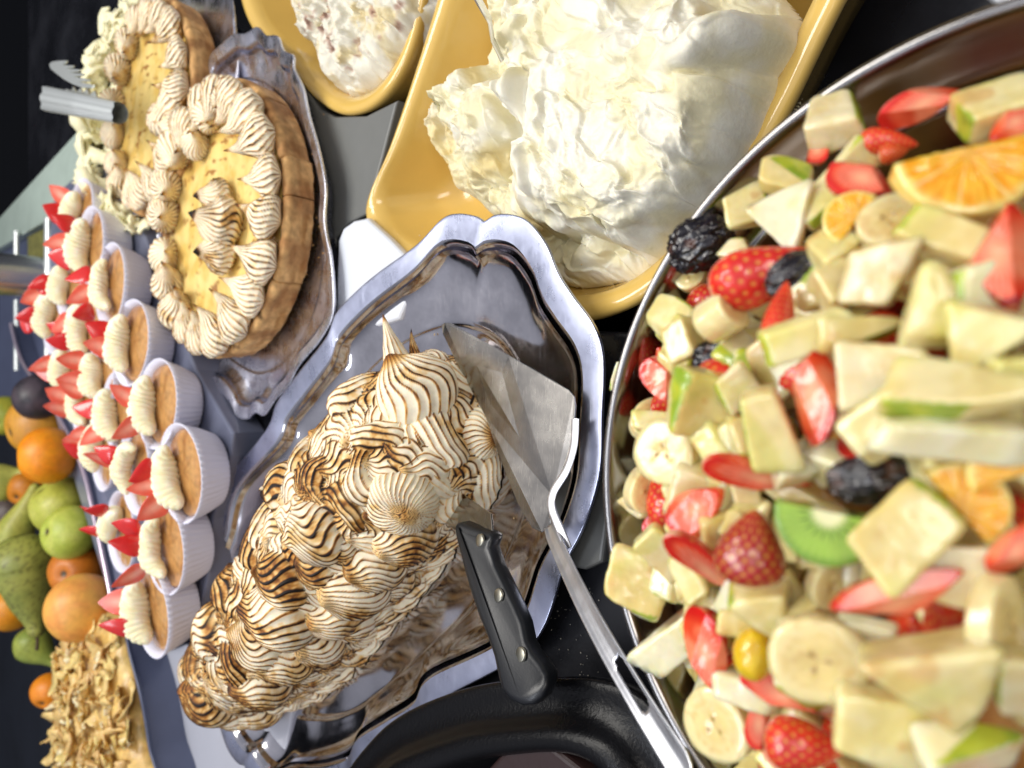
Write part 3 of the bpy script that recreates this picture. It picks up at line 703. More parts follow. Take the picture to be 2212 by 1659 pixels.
# ================================================================== wavy metal trays
def tray(name, outline, fw, depthz, z, label, mats, n=360, fl=.25):
    ol = resample(catmull(np.array(outline, float), 10), n, True); c = ol.mean(0)
    z0 = .5
    prof = [(-.02, z-.15, 0), (0, z, 0), (.08, z+.06, 0), (fw*.5, z-.02, 0), (fw*.93, z-.14, 0)]
    prof2 = [(fw*.93, z-.14, 0), (fw*1.05, z-.3, .02), (fw*1.25, z-.75, .05), (fw*1.6, z0+.75, .12), (fw*2.1, z0+.38, .25), (fw*2.7, z0+.22, .5), (fw*3.15, z0+.12, .8), (fw*3.3, z0-.1, .95), (fw*3.8, z0-.16, 1), (fw*5, z0-.18, 1), (100, z0-.18, 1)]
    t = empty(name, (c[0], c[1], 0)); tag(t, label, 'tray'); c3 = np.array([c[0], c[1], 0])
    def dens(prof, per):
        return catmull(np.array([list(p) for p in prof]), per, False)
    r = loopprof(ol, [(-.02, z-.15, 0)]+[tuple(x) for x in dens(prof[1:], 3)], c)-c3
    link('rim', mesh('rim', r.reshape(-1, 3), gridfaces(n, len(r)), mats[0]), t)
    pr = [tuple(x) for x in dens(prof2[:-1], 5)]; pr = [(a, b, min(max(s, 0), 1)) for a, b, s in pr]+[prof2[-1]]
    r = loopprof(ol, pr, c)-c3
    r[..., 2] += .05*perlin(r*.25)*sm(0, 10, np.arange(len(r)))[:, None]
    link('well', mesh('well', r.reshape(-1, 3), gridfaces(n, len(r)), mats[1]), t)
    ru = loopprof(ol, [(fw*1.3, z-.5, .02), (fw*1.6, z0, .12), (fw*2.2, .05, .3), (100, .03, 1)], c)-c3
    link('underside', mesh('underside', ru.reshape(-1, 3), gridfaces(n, len(ru))[:, ::-1].copy(), mats[1]), t)
    return t
TZ = 2.6
half = [wp(u, v, TZ) for u, v in ((1218, 1225), (1262, 1135), (1296, 1020), (1301, 900), (1304, 780), (1285, 706), (1238, 640), (1206, 590), (1180, 528), (1140, 478), (1100, 463), (1066, 466), (1047, 479), (1030, 468), (990, 462), (955, 474), (900, 530), (820, 588), (768, 632), (726, 678), (705, 730), (650, 800), (600, 868), (575, 930))]
cc = np.array([-13.5, 53.0])
half = [np.array([-16.6, 31.6])]+half
outl = half+[2*cc-p for p in half]
tr1 = tray('meringue_tray', outl, 2.0, 2, TZ, 'large polished steel tray with a wavy lobed rim under the long toasted meringue cake', (M['flange'], M['well']))
o2 = [wp(u, v, 2.4) for u, v in ((722, 640), (716, 560), (702, 480), (704, 400), (688, 320), (668, 250), (655, 190), (636, 150), (634, 120), (612, 108), (600, 78), (575, 76), (556, 58), (530, 72), (505, 74), (478, 96), (455, 120), (440, 165))]
o2 += [np.array(p) for p in ((38, 86), (33, 92), (24, 95), (14, 94), (6, 88))]+[wp(u, v, 2.4) for u, v in ((428, 822), (470, 842), (498, 872), (512, 900), (535, 906), (552, 892), (572, 898), (598, 862), (622, 838), (648, 790), (690, 740), (718, 690))]
tr2 = tray('tart_tray', o2, 1.3, 2, 2.4, 'silver foil tray with a crimped wavy edge under the round meringue tart', (M['foil'], M['foil']))

# ================================================================== meringue tarts
def shellmesh(seed, toast=.5, fat=1.0, tip=.9):
    path = [(1.3, 0, .0), (.9, 0, .45), (0, 0, 1.1), (-1.3, 0, 1.7), (-2.6, 0, 2.3), (-3.7, .1, 3.5)]
    V, F, c = piped(path, np.array([.25, 2.0, 2.25, 1.95, 1.45, .95, .5, .2, .04])*fat, 21, .15, .3, .10, toast=toast, seed=seed, per=7, nlen=34, wave=.10, up=(0, 1, 0), tipdark=tip, patch=.25)
    return mesh('meringue_shell', V, F, M['meringue'], c)
shells = [shellmesh(i, .44+.07*(i % 3), 1.06+.05*(i % 2), .6+.25*(i % 3)) for i in range(6)]
def kissmesh(seed, toast=.5, tip=1.3):
    V, F, c = piped([(0, 0, -.5), (0, 0, .6), (0, .1, 1.8), (.1, 0, 2.9), (.3, .1, 3.9)], [1.2, 2.3, 2.0, .9, .05], 21, .15, .5, .10, toast=toast, seed=seed, per=6, nlen=30, wave=.12, up=(1, 0, 0), tipdark=tip)
    return mesh('meringue_kiss', V, F, M['meringue'], c)
burnt = kissmesh(91, .5, 2.6)
kisses = [kissmesh(60+i, .42+.08*i) for i in range(3)]
def tart(name, cx, cy, R, z0, label, crustlabel, segs, nshell, extra, seed, cuts=()):
    rs = np.random.RandomState(seed)
    t = empty(name, (cx, cy, z0)); tag(t, label, 'tart')
    H = 3.0
    a0 = 0
    edges = list(segs)+[segs[0]+2*math.pi]
    for k in range(len(segs)):
        a, b = edges[k]+.006, edges[k+1]-.006; m = max(8, int((b-a)*40)); an = np.linspace(a, b, m); dr = rs.uniform(-.12, .28)
        prof = [(R-1.6, .05), (R-.35, .05), (R-.05, .3), (R+.08, 1.6), (R+.22, H-.4), (R+.05, H-.05), (R-.4, H+.05), (R-.95, H-.1), (R-1.3, H-.6), (R-1.6, .4)]
        V = np.array([[[(r+dr)*math.cos(q), (r+dr)*math.sin(q), z] for q in an] for r, z in resample(np.array(prof+[prof[0]]), 44)])
        n_ = V.shape[1]; Vf = V.reshape(-1, 3); Vf = Vf+.09*fbm(Vf*1.1, 3)[:, None]*np.array([1, 1, .6])
        F = [list(q) for q in gridfaces(n_, V.shape[0], False)]
        F.append([i*n_ for i in range(V.shape[0]-1)]); F.append([i*n_+n_-1 for i in range(V.shape[0]-1)][::-1])
        ang = np.arctan2(Vf[:, 1], Vf[:, 0])
        c = mixc(lin('cfa268'), lin('a87843'), sm(-.4, .5, fbm(Vf*np.array([.5, .5, 1.5]), 3))); c = mixc(c, lin('dcb27a'), sm(.9, 2.6, Vf[:, 2])*.5)
        c = mixc(c, lin('241510'), .95*sm(.48, .7, fbm(Vf*.65+9, 2))*sm(2.4, 3.2, Vf[:, 2])); c = mixc(c, lin('7a4420'), .5*sm(.6, .95, np.abs(np.sin(ang*9+fbm(Vf*.3)))) )
        link('crust', mesh('crust', Vf, F, M['crust'], c), t)
    rr = np.linspace(0, R-1.2, 60); V = np.array([[[r*math.cos(q), r*math.sin(q), H-.35] for q in np.arange(160)*2*math.pi/160] for r in rr]).reshape(-1, 3)
    V[:, 2] += .12*fbm(V*.35, 3)
    c = mixc(lin('ecd287'), lin('e0bd68'), sm(-.3, .5, fbm(V*.4+2, 3)))
    c = mixc(c, lin('8e5222'), .85*sm(.38, .6, fbm(V*np.array([1.5, .45, 1])*.8+5, 3)))
    link('custard', mesh('custard', V, gridfaces(160, 60), M['custard'], c), t)
    for k in range(nshell):
        a = 2*math.pi*(k+.5)/nshell+rs.uniform(-.04, .04); r = R-1.75+rs.uniform(-.15, .15)
        o = link('meringue_shell', shells[rs.randint(6)], t)
        o.location = np.array([r*math.cos(a), r*math.sin(a), H-.1])*CM
        o.rotation_euler = (rs.uniform(-.12, .12), rs.uniform(-.1, .12), a+rs.uniform(-.28, .28)); s = rs.uniform(.80, .92)*R/12.9; o.scale = (s, s, s*rs.uniform(.68, .84))
    for (x, y, kind, rz, s) in extra:
        o = link('meringue_kiss' if kind in 'kb' else 'meringue_shell', kisses[rs.randint(3)] if kind == 'k' else burnt if kind == 'b' else shells[rs.randint(6)], t)
        o.location = np.array([x, y, H-.1])*CM; o.rotation_euler = (0, rs.uniform(-.1, .1), rz); o.scale = (s, s, s*(.95 if kind == 'b' else .75))
    return t
TC1 = (16.6, 73.6)
# the inner kisses were located on the custard plane
def rel(u, v, z, tc): q = P(u, v, z); return q[0]-tc[0], q[1]-tc[1]
ex1 = []
for (u, v, kd, rz, s) in ((478, 482, 'b', .5, 1.15), (462, 425, 'b', 2, .85), (468, 545, 'b', 3, .95),
                          (438, 245, 's', 1.0, .85), (470, 205, 's', .8, .85), (412, 305, 's', 1.6, .8)):
    x, y = rel(u, v, 5.0, TC1); ex1.append((x, y, kd, rz, s))
tart('meringue_tart', TC1[0], TC1[1], 13.8, .9, 'round lemon tart ringed with toasted meringue shells, three burnt tipped kisses in its middle', '', [0.1, .9, 2.2, 3.3, 4.16, 4.72, 4.98, 5.5], 20, ex1, 3)
TC2 = (32.5, 91.0)
ex2 = []
for (u, v, kd, rz, s) in ((350, 255, 's', 2.0, .9), (372, 215, 's', -1.2, .9)):
    x, y = rel(u, v, 5.0, TC2); ex2.append((x, y, kd, rz, s))
tart('meringue_tart', TC2[0], TC2[1], 12.2, 1.2, 'second toasted meringue tart, partly hidden behind the first at the top edge', '', [0.4, 1.9, 3.0, 4.3, 5.2], 17, ex2, 8)
V, F = lathe([(0, .1), (15, .1), (17.2, .9), (17.5, 1.3), (17.3, 1.3), (15, .6), (0, .5)], 90, fl=lambda a, i: .02*np.cos(16*a)*(i > 2))
o = link('tart_plate', mesh('tart_plate', V, F, M['foil']), loc=(34, 92, 0)); tag(o, 'silver foil plate under the second meringue tart at the top edge', 'plate')

# pale cream cake behind the tarts
pc = empty('cream_cake', (33, 98.5, 0)); tag(pc, 'pale yellow cake covered with white chocolate curls behind the meringue tarts', 'cake')
V, F = lathe([(0, .1), (11, .1), (12.0, 1), (11.8, 2.5), (10.5, 3.4), (9, 3.5), (0, 3.5)], 90); V = V+fbm(V*.3, 3)[:, None]*.2
link('body', mesh('body', V, F, M['cream'], mixc(lin('ede6b8'), lin('fbf7dc'), sm(-.3, .3, fbm(V*.4, 2)))), pc)
def curl(seed):
    rs = np.random.RandomState(seed); n = 10; t = np.linspace(0, 1, n); R = rs.uniform(1.2, 2.4); wd = rs.uniform(1.0, 2.2); arc = rs.uniform(.9, 2.0)
    V = []
    for x in t:
        a = (x-.5)*arc; ww = wd*(.55+.45*math.sin(x*3.1))*(1+.2*rs.randn())
        for (s, q) in ((-1, 0), (1, 0), (1, .18), (-1, .18)): V.append(((R+q)*math.sin(a), s*ww/2+.4*x, (R+q)*math.cos(a)-R))
    F = np.concatenate([gridfaces(4, n), [[0, 1, 2, 3], [(n-1)*4+3, (n-1)*4+2, (n-1)*4+1, (n-1)*4]]])
    return mesh('curl', V, F, M['cream'], lin('f5efc8'), smooth=True)
curls = [curl(i) for i in range(8)]
for k in range(300):
    a = rng.uniform(0, 6.28); s = math.sqrt(rng.rand())
    a = rng.uniform(-.7, 3.9); s = rng.uniform(.80, 1.06); r = 13.4*s
    if math.hypot(33+r*math.cos(a)-TC2[0], 98.5+r*math.sin(a)-TC2[1]) < 12.9: continue
    o = link('chocolate_curl', curls[k % 8], pc)
    o.location = np.array([r*math.cos(a), r*math.sin(a), 3.2+1.8*(1.1-s)/.3+rng.uniform(-.6, 1.0)])*CM; o.rotation_euler = (rng.uniform(-1.2, 1.2), rng.uniform(-1.2, 1.2), rng.uniform(0, 6.3)); sc = rng.uniform(.8, 1.5); o.scale = (sc,)*3

# tongs lying on the cakes
tg = empty('salad_tongs', P(200, 220, 9)); tag(tg, 'steel salad tongs with comb shaped ends resting across the meringue tarts', 'tongs'); g0 = P(200, 220, 9)
a = P(103, 214, 12); b = P(255, 244, 9.0)
path = resample(np.array([a, (a+b)/2+[0, 0, .2], b]), 30)
V, F = sweep(path-g0, np.linspace(1.45, 1.15, 30), 24, radf=lambda tt, aa: np.where(np.cos(aa) > .55, .62, 1.0)); link('handle', mesh('handle', V, F, M['rail']), tg)
def comb(pts, z, name='comb'):
    v, f = prism([tuple(P(u, v_, z)[:2]-g0[:2]) for u, v_ in pts], z-g0[2]-.12, z-g0[2]+.12, .05); link(name, mesh(name, v, f, M['rail'], smooth=False), tg)
comb([(108, 140), (113, 134), (124, 132), (140, 131), (146, 131), (142, 137), (136, 141), (160, 142), (158, 146), (144, 149), (174, 150), (170, 155), (152, 157), (184, 160), (178, 164), (160, 166), (196, 172), (190, 176), (170, 177), (204, 184), (200, 190), (180, 190), (160, 183), (140, 172), (124, 160), (112, 150)], 11.0)
comb([(134, 205), (145, 192), (156, 196), (160, 188), (166, 200), (176, 190), (180, 202), (190, 192), (194, 206), (206, 196), (210, 210), (214, 226), (140, 210)], 10.0)

# ================================================================== the long toasted meringue cake
C0 = np.array([-16.7, 54.9]); AX = np.array([-.713, .702]); NX = np.array([.702, .713])
LA, WB, HB, ZB = 26.2, 5.7, 9.1, .42
wbf = lambda a: 5.55-.75*np.clip(a/16, -1, 1)
bnd = lambda a: .012*np.clip(a-4, 0, None)**2
laf = lambda a: np.where(a > 0, 28.0, 23.2)
paf = lambda a: np.where(a > 0, 2.5, 4.2)
def corefn(p):
    d = p[..., :2]-C0; a = d@AX; n = d@NX
    n = n-bnd(a)
    hh = HB*(1-.10*sm(0, 24, a))
    return np.abs(a/laf(a))**paf(a)+np.abs(n/wbf(a))**2.6+np.clip((p[..., 2]-ZB)/hh, 0, None)**2.3
def coregrad(p):
    e = 1e-3; g = np.array([corefn(p+np.eye(3)[k]*e)-corefn(p-np.eye(3)[k]*e) for k in range(3)]); return g/np.linalg.norm(g)
def onCore(u, v):
    r = ray(u, v); t = np.linspace(20, 110, 3000); pts = CAM+r*t[:, None]; f = corefn(pts)
    hit = np.where((f < 1) & (pts[:, 2] > ZB))[0]
    if len(hit): p = pts[hit[0]]
    else:
        f = np.where(pts[:, 2] > ZB+.3, f, 1e9); p = pts[np.argmin(f)]
    g = coregrad(p)
    if p[2] < ZB+.5: g[2] = max(g[2], 0); g /= np.linalg.norm(g)
    return p, g

K = empty('meringue_cake', (C0[0], C0[1], 0)); tag(K, 'long loaf shaped cake covered in swirled, heavily toasted meringue, cut open at the knife', 'cake')
k0 = np.array([C0[0], C0[1], 0])
# ---- dense skin of the loaf
def surf(th, sv):
    """direction angles th, normalised distance from the middle sv -> points on the loaf"""
    ca, sa = np.cos(th), np.sin(th)
    lo = np.zeros_like(th); hi = np.full_like(th, 1.6); rr = sv**2.9
    for _ in range(30):
        m_ = (lo+hi)/2; f = np.abs(ca*m_)**paf(ca)+np.abs(sa*m_)**2.6 < rr
        lo = np.where(f, m_, lo); hi = np.where(f, hi, m_)
    a = laf(ca)*ca*lo; n = wbf(a)*sa*lo
    z = ZB+HB*(1-.10*sm(0, 24, a))*np.clip(1-rr, 0, 1)**(1/2.3)
    n = n+bnd(a)
    return np.stack([C0[0]+AX[0]*a+NX[0]*n, C0[1]+AX[1]*a+NX[1]*n, z], -1)
qq = np.linspace(0, 2*math.pi, 4001); dens = np.hypot(LA*np.sin(qq), WB*np.cos(qq))+3.0
dens *= np.where(np.sin(qq) > .35, .45, 1.0)*(1.25-.45*np.cos(qq-math.pi)*-1*.6)
cum = np.concatenate([[0], np.cumsum((dens[1:]+dens[:-1])/2)]); na = 1280
th = np.interp(np.arange(na)/na*cum[-1], cum, qq)
ss = np.linspace(1, 0, 4001); zz_ = (1-ss**2.9)**(1/2.3)*HB; ar = np.concatenate([[0], np.cumsum(np.hypot(np.diff(ss)*9.5, np.diff(zz_)))]); nn = 300
sv = np.interp(np.linspace(0, ar[-1], nn), ar, ss); sv[-1] = .004
TH, SV = np.meshgrid(th, sv); V0 = surf(TH.ravel(), SV.ravel())
e_ = 1e-3; G = np.stack([corefn(V0+np.eye(3)[k]*e_)-corefn(V0-np.eye(3)[k]*e_) for k in range(3)], -1); G[V0[:, 2] < ZB+.02, 2] = 0
G /= np.linalg.norm(G, axis=1)[:, None]+1e-12
V0w = V0+np.stack([fbm(V0*.45+3, 2), fbm(V0*.45+23, 2), fbm(V0*.45+43, 2)], -1)*.16
# ---- the piped pieces: centre and tip in the picture, radius, toast, tip scorch, ribs, style (0 kiss, 1 swirl, 2 star)
BL = [
 (902, 852, 842, 772, 74, .50, .9, 34, 0), (770, 858, 818, 900, 58, .60, .2, 26, 1), (820, 945, 880, 985, 46, .72, .2, 22, 1), (790, 1035, 822, 1085, 46, .70, .2, 22, 1),
 (985, 830, 962, 772, 44, .46, .3, 22, 1), (955, 940, 952, 880, 52, .62, .3, 24, 1), (930, 755, 895, 742, 36, .55, .3, 20, 0), (872, 1078, 872, 1078, 66, .45, .5, 24, 2),
 (1036, 935, 1036, 935, 50, .35, 1.2, 26, 2), (1045, 1035, 1010, 1000, 56, .50, .2, 26, 1), (985, 1080, 960, 1050, 46, .5, .2, 24, 1), (950, 1040, 930, 1010, 36, .42, .2, 20, 1),
 (875, 1155, 815, 1140, 62, .70, .3, 30, 0), (692, 1148, 630, 1172, 62, .62, .3, 28, 0), (625, 1050, 570, 1062, 50, .85, 1.0, 22, 0), (565, 1128, 605, 1130, 44, .52, .2, 24, 1),
 (560, 1180, 580, 1160, 46, 1.0, .5, 22, 1), (698, 948, 690, 985, 30, .62, .2, 20, 1), (700, 1030, 690, 1070, 44, .9, .2, 22, 1), (752, 1092, 800, 1120, 44, 1.0, .3, 22, 1),
 (812, 1212, 762, 1192, 60, .72, .3, 28, 0), (770, 1262, 712, 1228, 68, .70, .3, 32, 0), (618, 1248, 566, 1236, 56, 1.0, .7, 22, 0), (505, 1222, 480, 1215, 38, .7, .4, 22, 1),
 (500, 1272, 476, 1250, 46, 1.0, .5, 20, 0), (425, 1345, 385, 1382, 54, .85, .3, 26, 0), (458, 1285, 440, 1262, 36, .8, .4, 22, 1), (612, 1328, 552, 1312, 66, .72, .4, 30, 0),
 (722, 1322, 680, 1290, 52, .66, .3, 28, 0), (690, 1225, 660, 1200, 42, .8, .3, 24, 0), (385, 1430, 362, 1442, 46, .72, .4, 26, 1), (478, 1352, 500, 1400, 44, 1.05, .6, 20, 1),
 (520, 1430, 548, 1462, 44, 1.05, .6, 20, 1), (440, 1432, 470, 1470, 46, .85, .3, 24, 1), (565, 1388, 535, 1350, 54, .75, .3, 28, 0), (622, 1418, 575, 1388, 54, .70, .3, 28, 0),
 (570, 1474, 530, 1440, 52, .78, .3, 28, 0), (455, 1508, 420, 1490, 50, 1.0, .6, 22, 0), (512, 1545, 480, 1515, 44, .68, .3, 26, 0), (565, 1538, 530, 1505, 46, .62, .3, 26, 0),
 (690, 1385, 645, 1348, 48, .66, .3, 28, 0), (762, 1335, 725, 1300, 44, .62, .3, 26, 0), (655, 985, 700, 975, 40, .6, .3, 22, 1), (850, 1248, 820, 1225, 40, .6, .3, 24, 0), (740, 1175, 715, 1150, 34, .75, .3, 22, 0)]
foot = catmull(np.array([(555, 1590), (620, 1580), (680, 1522), (740, 1468), (800, 1410), (850, 1350), (905, 1292), (960, 1224), (1010, 1167)], float), 12, False); foot = resample(foot, 17)
for i in range(16):
    q = foot[i]*.5+foot[i+1]*.5+np.array([-12, -12]); d_ = foot[i+1]-foot[i]
    BL.append((q[0], q[1], q[0]+d_[0]*.5*(-1)**i, q[1]+d_[1]*.5*(-1)**i-10, 36, .52+.1*math.sin(i*2.1), .2, 24, 1))
B_c, B_e1, B_n, B_r, B_h, B_to, B_ti, B_N, B_st = [], [], [], [], [], [], [], [], []
for i, (u, v, tu, tv, r, to, ti, N_, st) in enumerate(BL):
    p, g = onCore(u, v); sc = px2cm(1, p)
    e1 = XV*(tu-u)-YV*(tv-v); e1 = e1-g*(e1@g)
    if np.linalg.norm(e1) < 1e-6: e1 = AX3 = np.array([AX[0], AX[1], 0])-g*(np.array([AX[0], AX[1], 0])@g)
    B_c.append(p); B_n.append(g); B_e1.append(e1/np.linalg.norm(e1)); B_r.append(r*sc*1.16); B_h.append(r*sc*(1.02 if st != 1 else .8)); B_to.append(to); B_ti.append(ti); B_N.append(int(np.clip(20*r*sc, 26, 46))); B_st.append(st)
# swirls all round where nothing is placed yet
rsK = np.random.RandomState(12); cand = rsK.permutation(len(V0))[:9000]
for c_ in cand:
    p = V0[c_]
    if p[2] < ZB+.3 and rsK.rand() < .7: continue
    if min(np.linalg.norm(p-q)/r_ for q, r_ in zip(B_c, B_r)) > .86 and min(np.linalg.norm(p-q) for q in B_c) > 1.5:
        g = G[c_]; e1 = np.array([0, 0, 1.0])+rsK.randn(3)*.35; e1 = e1-g*(e1@g); r_ = rsK.uniform(1.4, 2.0)
        B_c.append(p); B_n.append(g); B_e1.append(e1/np.linalg.norm(e1)); B_r.append(r_); B_h.append(r_*.42); B_to.append(rsK.uniform(.5, .95)); B_ti.append(.3); B_N.append(26); B_st.append(int(rsK.rand() < .25))
best = np.full(len(V0), -.35); lab = np.full(len(V0), -1); CR_ = np.zeros(len(V0)); TO_ = np.full(len(V0), .5); TI_ = np.zeros(len(V0)); AM_ = np.zeros(len(V0))
for i in range(len(B_c)):
    d = V0w-B_c[i]; R_ = B_r[i]; near = np.where(np.einsum('ij,ij->i', d, d) < (1.7*R_)**2)[0]
    if not len(near): continue
    d = d[near]; n_ = B_n[i]; e1 = B_e1[i]; e2 = np.cross(n_, e1); rs = np.random.RandomState(900+i)
    x = d@e1/R_; y = d@e2/R_; hn = d@n_/R_; st = B_st[i]
    k1, k2 = rs.rand()*6.3, rs.uniform(.7, 1.3)
    if st == 1:      # rope that bends: ribs run along it
        bend = .38*np.sin(x*2.3*k2+k1); yy = (y-bend)*1.3; rad2 = (x*.82)**2+yy**2+.15*hn**2
        ang = (yy+.10*np.sin(x*5+k1))*B_N[i]*.64; tipd = np.hypot(x-1.0, y-.38*np.sin(2.3*k2+k1))
        conv = 1.0
    else:
        tx = .78 if st == 0 else 0.0
        rad2 = (x*1.02)**2+(y*(1.0 if st == 0 else 1.02))**2+.12*hn**2; dx, dy = tx-x, y; tipd = np.hypot(dx, dy)
        wv = rs.uniform(.09, .20); fan = np.arctan2(dy, dx+(.28 if st == 0 else 0))
        ang = (fan+wv*np.sin(tipd*4.2*k2+k1)+.35*tipd*rs.uniform(-1, 1))*B_N[i]*(.94 if st == 0 else .9)
        conv = sm(.0, .35, tipd)
    crest = 1-np.abs(np.sin(ang/2+k1))**.9
    dome = np.sqrt(np.clip(1-rad2, 0, 1)); body = B_h[i]*dome+np.where(rad2 > 1, -(rad2-1)*1.2, 0)
    amp = (.13 if st != 2 else .17)*np.minimum(1, R_/1.8)
    h = body+amp*(crest-.4)*conv*sm(0, .25, dome+.02)
    if st != 1: h = h+(.55 if st == 0 else .25)*R_*.42*np.exp(-(tipd/.20)**2)*(1 if B_ti[i] > .25 else .6)
    up_ = h > best[near]; w_ = near[up_]
    best[w_] = h[up_]; lab[w_] = i; CR_[w_] = crest[up_]; TO_[w_] = B_to[i]; TI_[w_] = (B_ti[i]*np.exp(-(tipd/.30)**2))[up_]; AM_[w_] = dome[up_]
n1 = fbm(V0*.50+2, 3); n2 = fbm(V0*3.0, 2); n3 = fbm(V0*1.3+8, 3)
tv = TO_+.42*n1+.10*n3; lo_ = .46-.26*np.clip(tv, 0, 1)
tcol = (sm(0, 1, np.clip((CR_-lo_)/.52, 0, 1))**1.1)*(1.16*np.clip(tv+.06, .12, 1.06)+.20*n2)*sm(.02, .30, AM_+.05)+sm(.50, 1.1, tv)*.52*(1+.6*n2)*sm(.1, .6, AM_)+TI_*.8
c = toastcol(tcol); Vd = V0+G*(best+.10)[:, None]+np.stack([n2, n3, n2*0], -1)*.02
Vd[:, 2] = np.maximum(Vd[:, 2], .38)
F = gridfaces(na, nn); fl_ = lab[F[:, 0]]
g2 = fl_.reshape(nn-1, na); cp = np.arange(g2.size).reshape(g2.shape)
for _ in range(600):                              # connected patches of one swirl
    old = cp
    for ax_, sh in ((1, 1), (1, -1)):
        o_ = np.roll(cp, sh, ax_); cp = np.where((np.roll(g2, sh, ax_) == g2), np.minimum(cp, o_), cp)
    up_ = np.vstack([cp[:1], np.where(g2[1:] == g2[:-1], np.minimum(cp[1:], cp[:-1]), cp[1:])]); cp = up_
    dn_ = np.vstack([np.where(g2[:-1] == g2[1:], np.minimum(cp[:-1], cp[1:]), cp[:-1]), cp[-1:]]); cp = dn_
    if (cp == old).all(): break
cpf = cp.ravel(); rest = []
for i in range(-1, len(B_c)):
    sel = np.where(fl_ == i)[0]
    if not len(sel): continue
    if i >= 0:
        ids, cnt = np.unique(cpf[sel], return_counts=True); big = cpf[sel] == ids[np.argmax(cnt)]; rest.append(sel[~big]); sel = sel[big]
    else: rest.append(sel); continue
    f = F[sel]
    us, inv = np.unique(f, return_inverse=True)
    link('meringue_swirl', mesh('meringue_swirl', Vd[us]-k0, inv.reshape(f.shape), M['meringue'], c[us]), K)
f = F[np.concatenate(rest)]; us, inv = np.unique(f, return_inverse=True)
link('meringue_base', mesh('meringue_base', Vd[us]-k0, inv.reshape(f.shape), M['meringue'], c[us]), K)['kind'] = 'stuff'
def spike(u, v, tu, tv, r, lift, seed, toast=.4, tip=1.0):
    p, g = onCore(u, v); sc = px2cm(1, p); q = p+XV*(tu-u)*sc-YV*(tv-v)*sc+g*lift*sc*r
    path = np.array([p-g*.3, p*.62+q*.38+g*.35, p*.28+q*.72+g*.28, q]); Vs, Fs, cs_ = piped(path, np.array([1.25, .85, .38, .03])*r*sc, 12, .13, .5, .02, toast=toast, seed=seed, per=6, nlen=26, up=g, tipdark=tip, wave=.02)
    link('meringue_tip', mesh('meringue_tip', Vs-k0, Fs, M['meringue'], cs_), K)
spike(868, 812, 838, 708, 34, .9, 1, .34, .9); spike(896, 768, 890, 716, 12, .5, 2, .7, 1.2); spike(596, 1058, 566, 1064, 17, .4, 3, .8, 1.2); 

# ================================================================== cake server and knife
def polyslab(name, px, th, mat, parent, org, bev=.03, seg=2):
    pts = [P(u, v, z)-org for u, v, z in px]
    v, f = prism([(p[0], p[1], p[2]) for p in pts], -th/2, th/2, bev, seg)
    return link(name, mesh(name, v, f, mat, smooth=False), parent)
sg = P(1150, 950, 3); sv = empty('cake_server', sg); tag(sv, 'steel cake server with a wide triangular blade and a slotted handle under the cake end', 'cake server')
bl = [(955, 702, 2.4), (962, 697, 2.4), (974, 698, 2.4), (1100, 768, 2.8), (1230, 842, 3.2), (1241, 856, 3.3), (1244, 880, 3.3), (1238, 950, 3.3), (1222, 1012, 3.4), (1196, 1072, 3.5), (1190, 1130, 3.7), (1172, 1150, 3.7), (1150, 1140, 3.5), (1120, 1088, 3.2), (1085, 1000, 2.9), (1050, 900, 2.6), (990, 790, 2.3), (958, 722, 2.3)]
polyslab('blade', bl, .12, M['blade'], sv, sg)
# raised lip that runs from the blade's heel into the handle
lip = [P(u, v, z)-sg for u, v, z in ((1243, 905, 3.4), (1240, 962, 3.6), (1224, 1015, 3.9), (1196, 1062, 4.2), (1192, 1098, 4.5), (1212, 1150, 4.9), (1226, 1185, 5.0))]
V, F = sweep(resample(catmull(np.array(lip), 8, False), 50), .2, 12, sq=(.4, 1.5)); link('neck', mesh('neck', V, F, M['handle']), sv)
A0, A1 = P(1186, 1130, 3.9), P(1472, 1652, 11.3); nL, nW = 110, 17
t = np.linspace(0, 1.06, nL); cen = A0+(A1-A0)*t[:, None]; cen[:, 2] += .5*np.sin(np.clip(t, 0, 1)*math.pi)
dirn = (A1-A0)/np.linalg.norm(A1-A0); side = np.cross(dirn, [0, 0, 1]); side /= np.linalg.norm(side); nz = np.cross(side, dirn)
V = []; wd = np.interp(t, [0, .05, .5, 1, 1.03, 1.06], [.42, .60, .66, .74, .62, .12])
for i in range(nL):
    for j in range(nW):
        s = (j/(nW-1)-.5)*2; prof = .20*sm(.55, 1.0, abs(s))-.10*math.exp(-(s/.35)**2)
        V.append(cen[i]+side*s*wd[i]+nz*prof*.9)
V = np.array(V); F = []
for i in range(nL-1):
    for j in range(nW-1):
        tc_ = (t[i]+t[i+1])/2; sc_ = abs((j+.5)/(nW-1)-.5)*2
        if .64 < tc_ < .83 and sc_ < .44*math.sqrt(max(0, 1-max(0, (abs(tc_-.735)-.075)/.022)**2)): continue
        F.append([i*nW+j, i*nW+j+1, (i+1)*nW+j+1, (i+1)*nW+j])
o = link('handle', mesh('handle', V-sg, F, M['handle']), sv)
md = o.modifiers.new('thickness', 'SOLIDIFY'); md.thickness = .0010
kg = P(1080, 1330, 5); kn = empty('knife', kg); tag(kn, 'knife with a black riveted handle, its blade pushed under the meringue cake', 'knife')
polyslab('blade', [(930, 1075, 2.2), (990, 1060, 2.2), (1062, 1110, 4.0), (1068, 1172, 4.7), (1034, 1180, 4.8), (992, 1150, 4.6), (965, 1130, 3.5)], .16, M['blade'], kn, kg)
